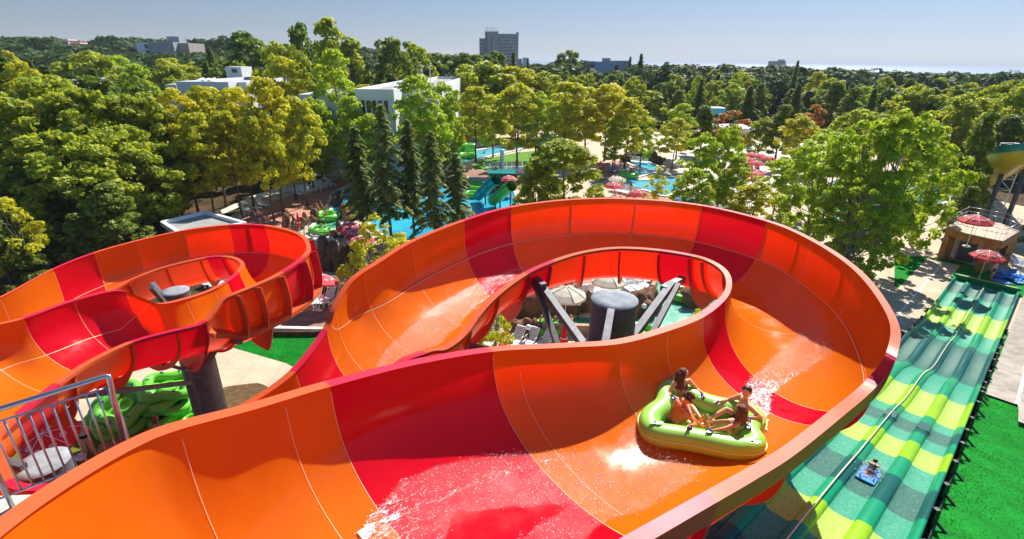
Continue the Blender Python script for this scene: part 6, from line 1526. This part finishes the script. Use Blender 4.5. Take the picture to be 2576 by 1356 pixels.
# bright towels and bags on the loungers
for k,(x_,y_,c,l) in enumerate((zh(1250,205)+('yellow','yellow towel over a lounger in the upper left row inside the loop'),zh(1150,200)+('navy','navy towel over a lounger in the upper left row inside the loop'),zh(1370,170)+('blue','blue towel hanging right of the upper left row'),zh(760,500)+('blue','blue towel on the rocks beneath the cream umbrella'),zh(1150,520)+('navy','blue towel behind the rocks left of the column'),zh(130,880)+('pink','pink bag beneath the leafy shrub inside the loop'),zh(545,940)+('red','red bag left of the front loungers inside the loop'),zt(905,520)+('yellow','yellow towel over the second terrace lounger'),zt(950,560)+('red','red towel on the third terrace lounger'),zt(640,530)+('blue','blue towel over the left terrace lounger'),(1608,415,'pink','pink swim float by the bridge'),(1660,376,'pink','pink towel on a lounger above the bridge'))):
    p=at_z(x_,y_,.5); m=MB(); n=8; vs=[]
    for i in range(n+1):
        for j in range(n+1): u,v=i/n-.5,j/n-.5; vs.append((u*.9,v*.55,.12*math.cos(u*4)+.05*noise.noise(Vector((u*5,v*5,k)))-.05))
    m.add(vs,[(i*(n+1)+j,(i+1)*(n+1)+j,(i+1)*(n+1)+j+1,i*(n+1)+j+1) for i in range(n) for j in range(n)],True)
    o=m.build('towel',CL[c]); o.location=(p.x,p.y,.42); o.rotation_euler=(0,0,k); tag(o,l,'towel')
    so=o.modifiers.new('s','SOLIDIFY'); so.thickness=.02
# ================================================================ water running down the slide
def wmat():
    m_=bpy.data.materials.new('running_water'); m_.use_nodes=True; nt=m_.node_tree;N=nt.nodes;L=nt.links; p=N['Principled BSDF']
    p.inputs['Base Color'].default_value=(.95,.95,.95,1); p.inputs['Roughness'].default_value=.25
    tr=N.new('ShaderNodeBsdfTransparent'); tr.inputs[0].default_value=(1,1,1,1); gl=N.new('ShaderNodeBsdfGlossy'); gl.inputs['Roughness'].default_value=.12
    uv=N.new('ShaderNodeUVMap'); uv.uv_map='flow'; mp=N.new('ShaderNodeMapping'); mp.inputs['Scale'].default_value=(13,60,1); L.new(uv.outputs[0],mp.inputs[0])
    nz=N.new('ShaderNodeTexNoise'); nz.inputs['Scale'].default_value=1.0; nz.inputs['Detail'].default_value=7; nz.inputs['Roughness'].default_value=.75; nz.inputs['Distortion'].default_value=1.2; L.new(mp.outputs[0],nz.inputs['Vector'])
    n2=N.new('ShaderNodeTexNoise'); n2.inputs['Scale'].default_value=3.0; n2.inputs['Detail'].default_value=4; n2.inputs['Roughness'].default_value=.8; L.new(mp.outputs[0],n2.inputs['Vector'])
    at=N.new('ShaderNodeAttribute'); at.attribute_name='foam'
    ad=N.new('ShaderNodeMath'); ad.operation='ADD'; L.new(nz.outputs['Fac'],ad.inputs[0]); L.new(at.outputs['Fac'],ad.inputs[1])
    a2=N.new('ShaderNodeMath'); a2.operation='MULTIPLY_ADD'; a2.inputs[1].default_value=.5; L.new(n2.outputs['Fac'],a2.inputs[0]); L.new(ad.outputs[0],a2.inputs[2])
    mr=N.new('ShaderNodeMapRange'); mr.inputs[1].default_value=.955; mr.inputs[2].default_value=1.05; L.new(a2.outputs[0],mr.inputs[0])
    bp=N.new('ShaderNodeBump'); bp.inputs['Strength'].default_value=.8; bp.inputs['Distance'].default_value=.03; L.new(a2.outputs[0],bp.inputs['Height']); L.new(bp.outputs[0],gl.inputs['Normal']); L.new(bp.outputs[0],p.inputs['Normal'])
    m1=N.new('ShaderNodeMixShader'); m1.inputs[0].default_value=.045; L.new(tr.outputs[0],m1.inputs[1]); L.new(gl.outputs[0],m1.inputs[2])
    m2=N.new('ShaderNodeMixShader'); L.new(mr.outputs[0],m2.inputs[0]); L.new(m1.outputs[0],m2.inputs[1]); L.new(p.outputs[0],m2.inputs[2]); L.new(m2.outputs[0],N['Material Output'].inputs[0])
    return m_
WM=wmat(); CI=CM.inverted()
def proj(p): v=CI@p; return 1288+1288*v.x/(-v.z),678-1288*v.y/(-v.z)
class V2:
    def __init__(s,x,y): s.x=x; s.y=y
def film(t0,t1,w0,w1,poly,label,foamf,seed=0,nt_=150,nw=60,drops=500):
    pl=[V2(*q) for q in poly]; vs=[]; ok=[]; fo=[]
    for i in range(nt_+1):
        for j in range(nw+1):
            t=t0+(t1-t0)*i/nt_; w=w0+(w1-w0)*j/nw; p=MS.pt(t,w,.02); x,y=proj(p)
            jx=10*noise.noise(Vector((t*5,w*24,seed))); jy=10*noise.noise(Vector((t*5,w*24,seed+9)))
            ok.append(inside(x+jx,y+jy,pl)); fo.append(foamf(x,y)); nz_=noise.noise(Vector((t*3.5,w*30,seed+4)))
            vs.append(MS.pt(t,w,.022+.02*nz_))
    W=nw+1; me=MB(); idx=[]
    fs=[(i*W+j,(i+1)*W+j,(i+1)*W+j+1,i*W+j+1) for i in range(nt_) for j in range(nw) if ok[i*W+j] and ok[(i+1)*W+j] and ok[i*W+j+1] and ok[(i+1)*W+j+1]]
    use=sorted({k for f in fs for k in f}); mp={k:n for n,k in enumerate(use)}
    me.add([vs[k] for k in use],[tuple(mp[k] for k in f) for f in fs],True)
    o=me.build('water',WM,kind='stuff',label=label,cat='water')
    at=o.data.attributes.new('foam','FLOAT','POINT')
    for n,k in enumerate(use): at.data[n].value=fo[k]
    uv=o.data.uv_layers.new(name='flow'); 
    for lp in o.data.loops:
        k=use[lp.vertex_index]; uv.data[lp.index].uv=((k//W)/nt_*(t1-t0)*.45,(k%W)/nw*(w1-w0)*1.5)
    rr=random.Random(seed); m=MB(); c=0
    for _ in range(drops*6):
        if c>=drops: break
        k=rr.choice(use)
        if fo[k]+.22<rr.random()*.5: continue
        c+=1; r_=rr.uniform(.004,.013); q=vs[k]+rdir(rr)*.06+Vector((0,0,.02)); m.add([q+Vector(d)*r_ for d in ((1,0,0),(-1,0,0),(0,1,0),(0,-1,0),(0,0,1),(0,0,-1))],[(0,2,4),(2,1,4),(1,3,4),(3,0,4),(2,0,5),(1,2,5),(3,1,5),(0,3,5)],True)
    m.build('spray',M['foam'],kind='stuff',label='drops of spray over the running water',cat='water spray')
film(20.3,28.6,.06,.62,[(1190,655),(1215,640),(1290,634),(1352,640),(1330,680),(1260,722),(1175,800),(1110,868),(1010,905),(960,960),(900,975),(925,905),(980,850),(1060,780),(1130,725),(1175,690)],'sheet of broken water running down the left side of the loop',lambda x,y:.045+.06*(x>1190)+.06*max(0,(y-880)/80),seed=1,drops=700)
film(10.6,15.4,.3,.86,[(2040,815),(2075,840),(2095,890),(2000,950),(1945,990),(1930,1090),(1880,1060),(1860,990),(1880,960),(1940,900),(1990,860)],'white splash trailing behind the raft on its right',lambda x,y:.02+.22*max(0,min(1,(y-890)/90)),seed=2,nt_=110,nw=90,drops=900)
film(5.6,11.9,.25,.9,[(1640,1010),(1700,1150),(1780,1180),(1700,1240),(1600,1295),(1520,1310),(1440,1420),(1260,1420),(1300,1356),(1430,1270),(1150,1290),(1090,1420),(840,1420),(900,1330),(950,1270),(1010,1210),(1090,1175),(1190,1148),(1340,1140),(1450,1136),(1540,1120),(1590,1060)],'broad sheet of foaming water spreading from the raft to the lower edge',lambda x,y:-.01+.075*(x<1400)+.17*max(0,min(1,(1080-x)/160))+.12*max(0,1-abs(y-(1150+max(0,1330-x)*.42)-10)/14),seed=3,nt_=240,nw=120,drops=2600)
for r_ in [LG,LGD,LGR,UR,UC,UX,UY,UB,CV,RG,mt]+PS+PT:
    if r_.name not in USED: print('UNUSED',r_.name)
# ================================================================ air
hz=bpy.data.materials.new('haze_air'); hz.use_nodes=True; nt=hz.node_tree; nt.nodes.remove(nt.nodes['Principled BSDF']); pv=nt.nodes.new('ShaderNodeVolumePrincipled'); pv.inputs['Color'].default_value=(.80,.88,1,1); pv.inputs['Density'].default_value=.00015; pv.inputs['Anisotropy'].default_value=0; nt.links.new(pv.outputs[0],nt.nodes['Material Output'].inputs['Volume'])
m=MB(); m.box((0,27400,10),(102000,55400,100)); o=m.build('haze',hz,kind='stuff',label='thin pale air over the whole park',cat='haze')
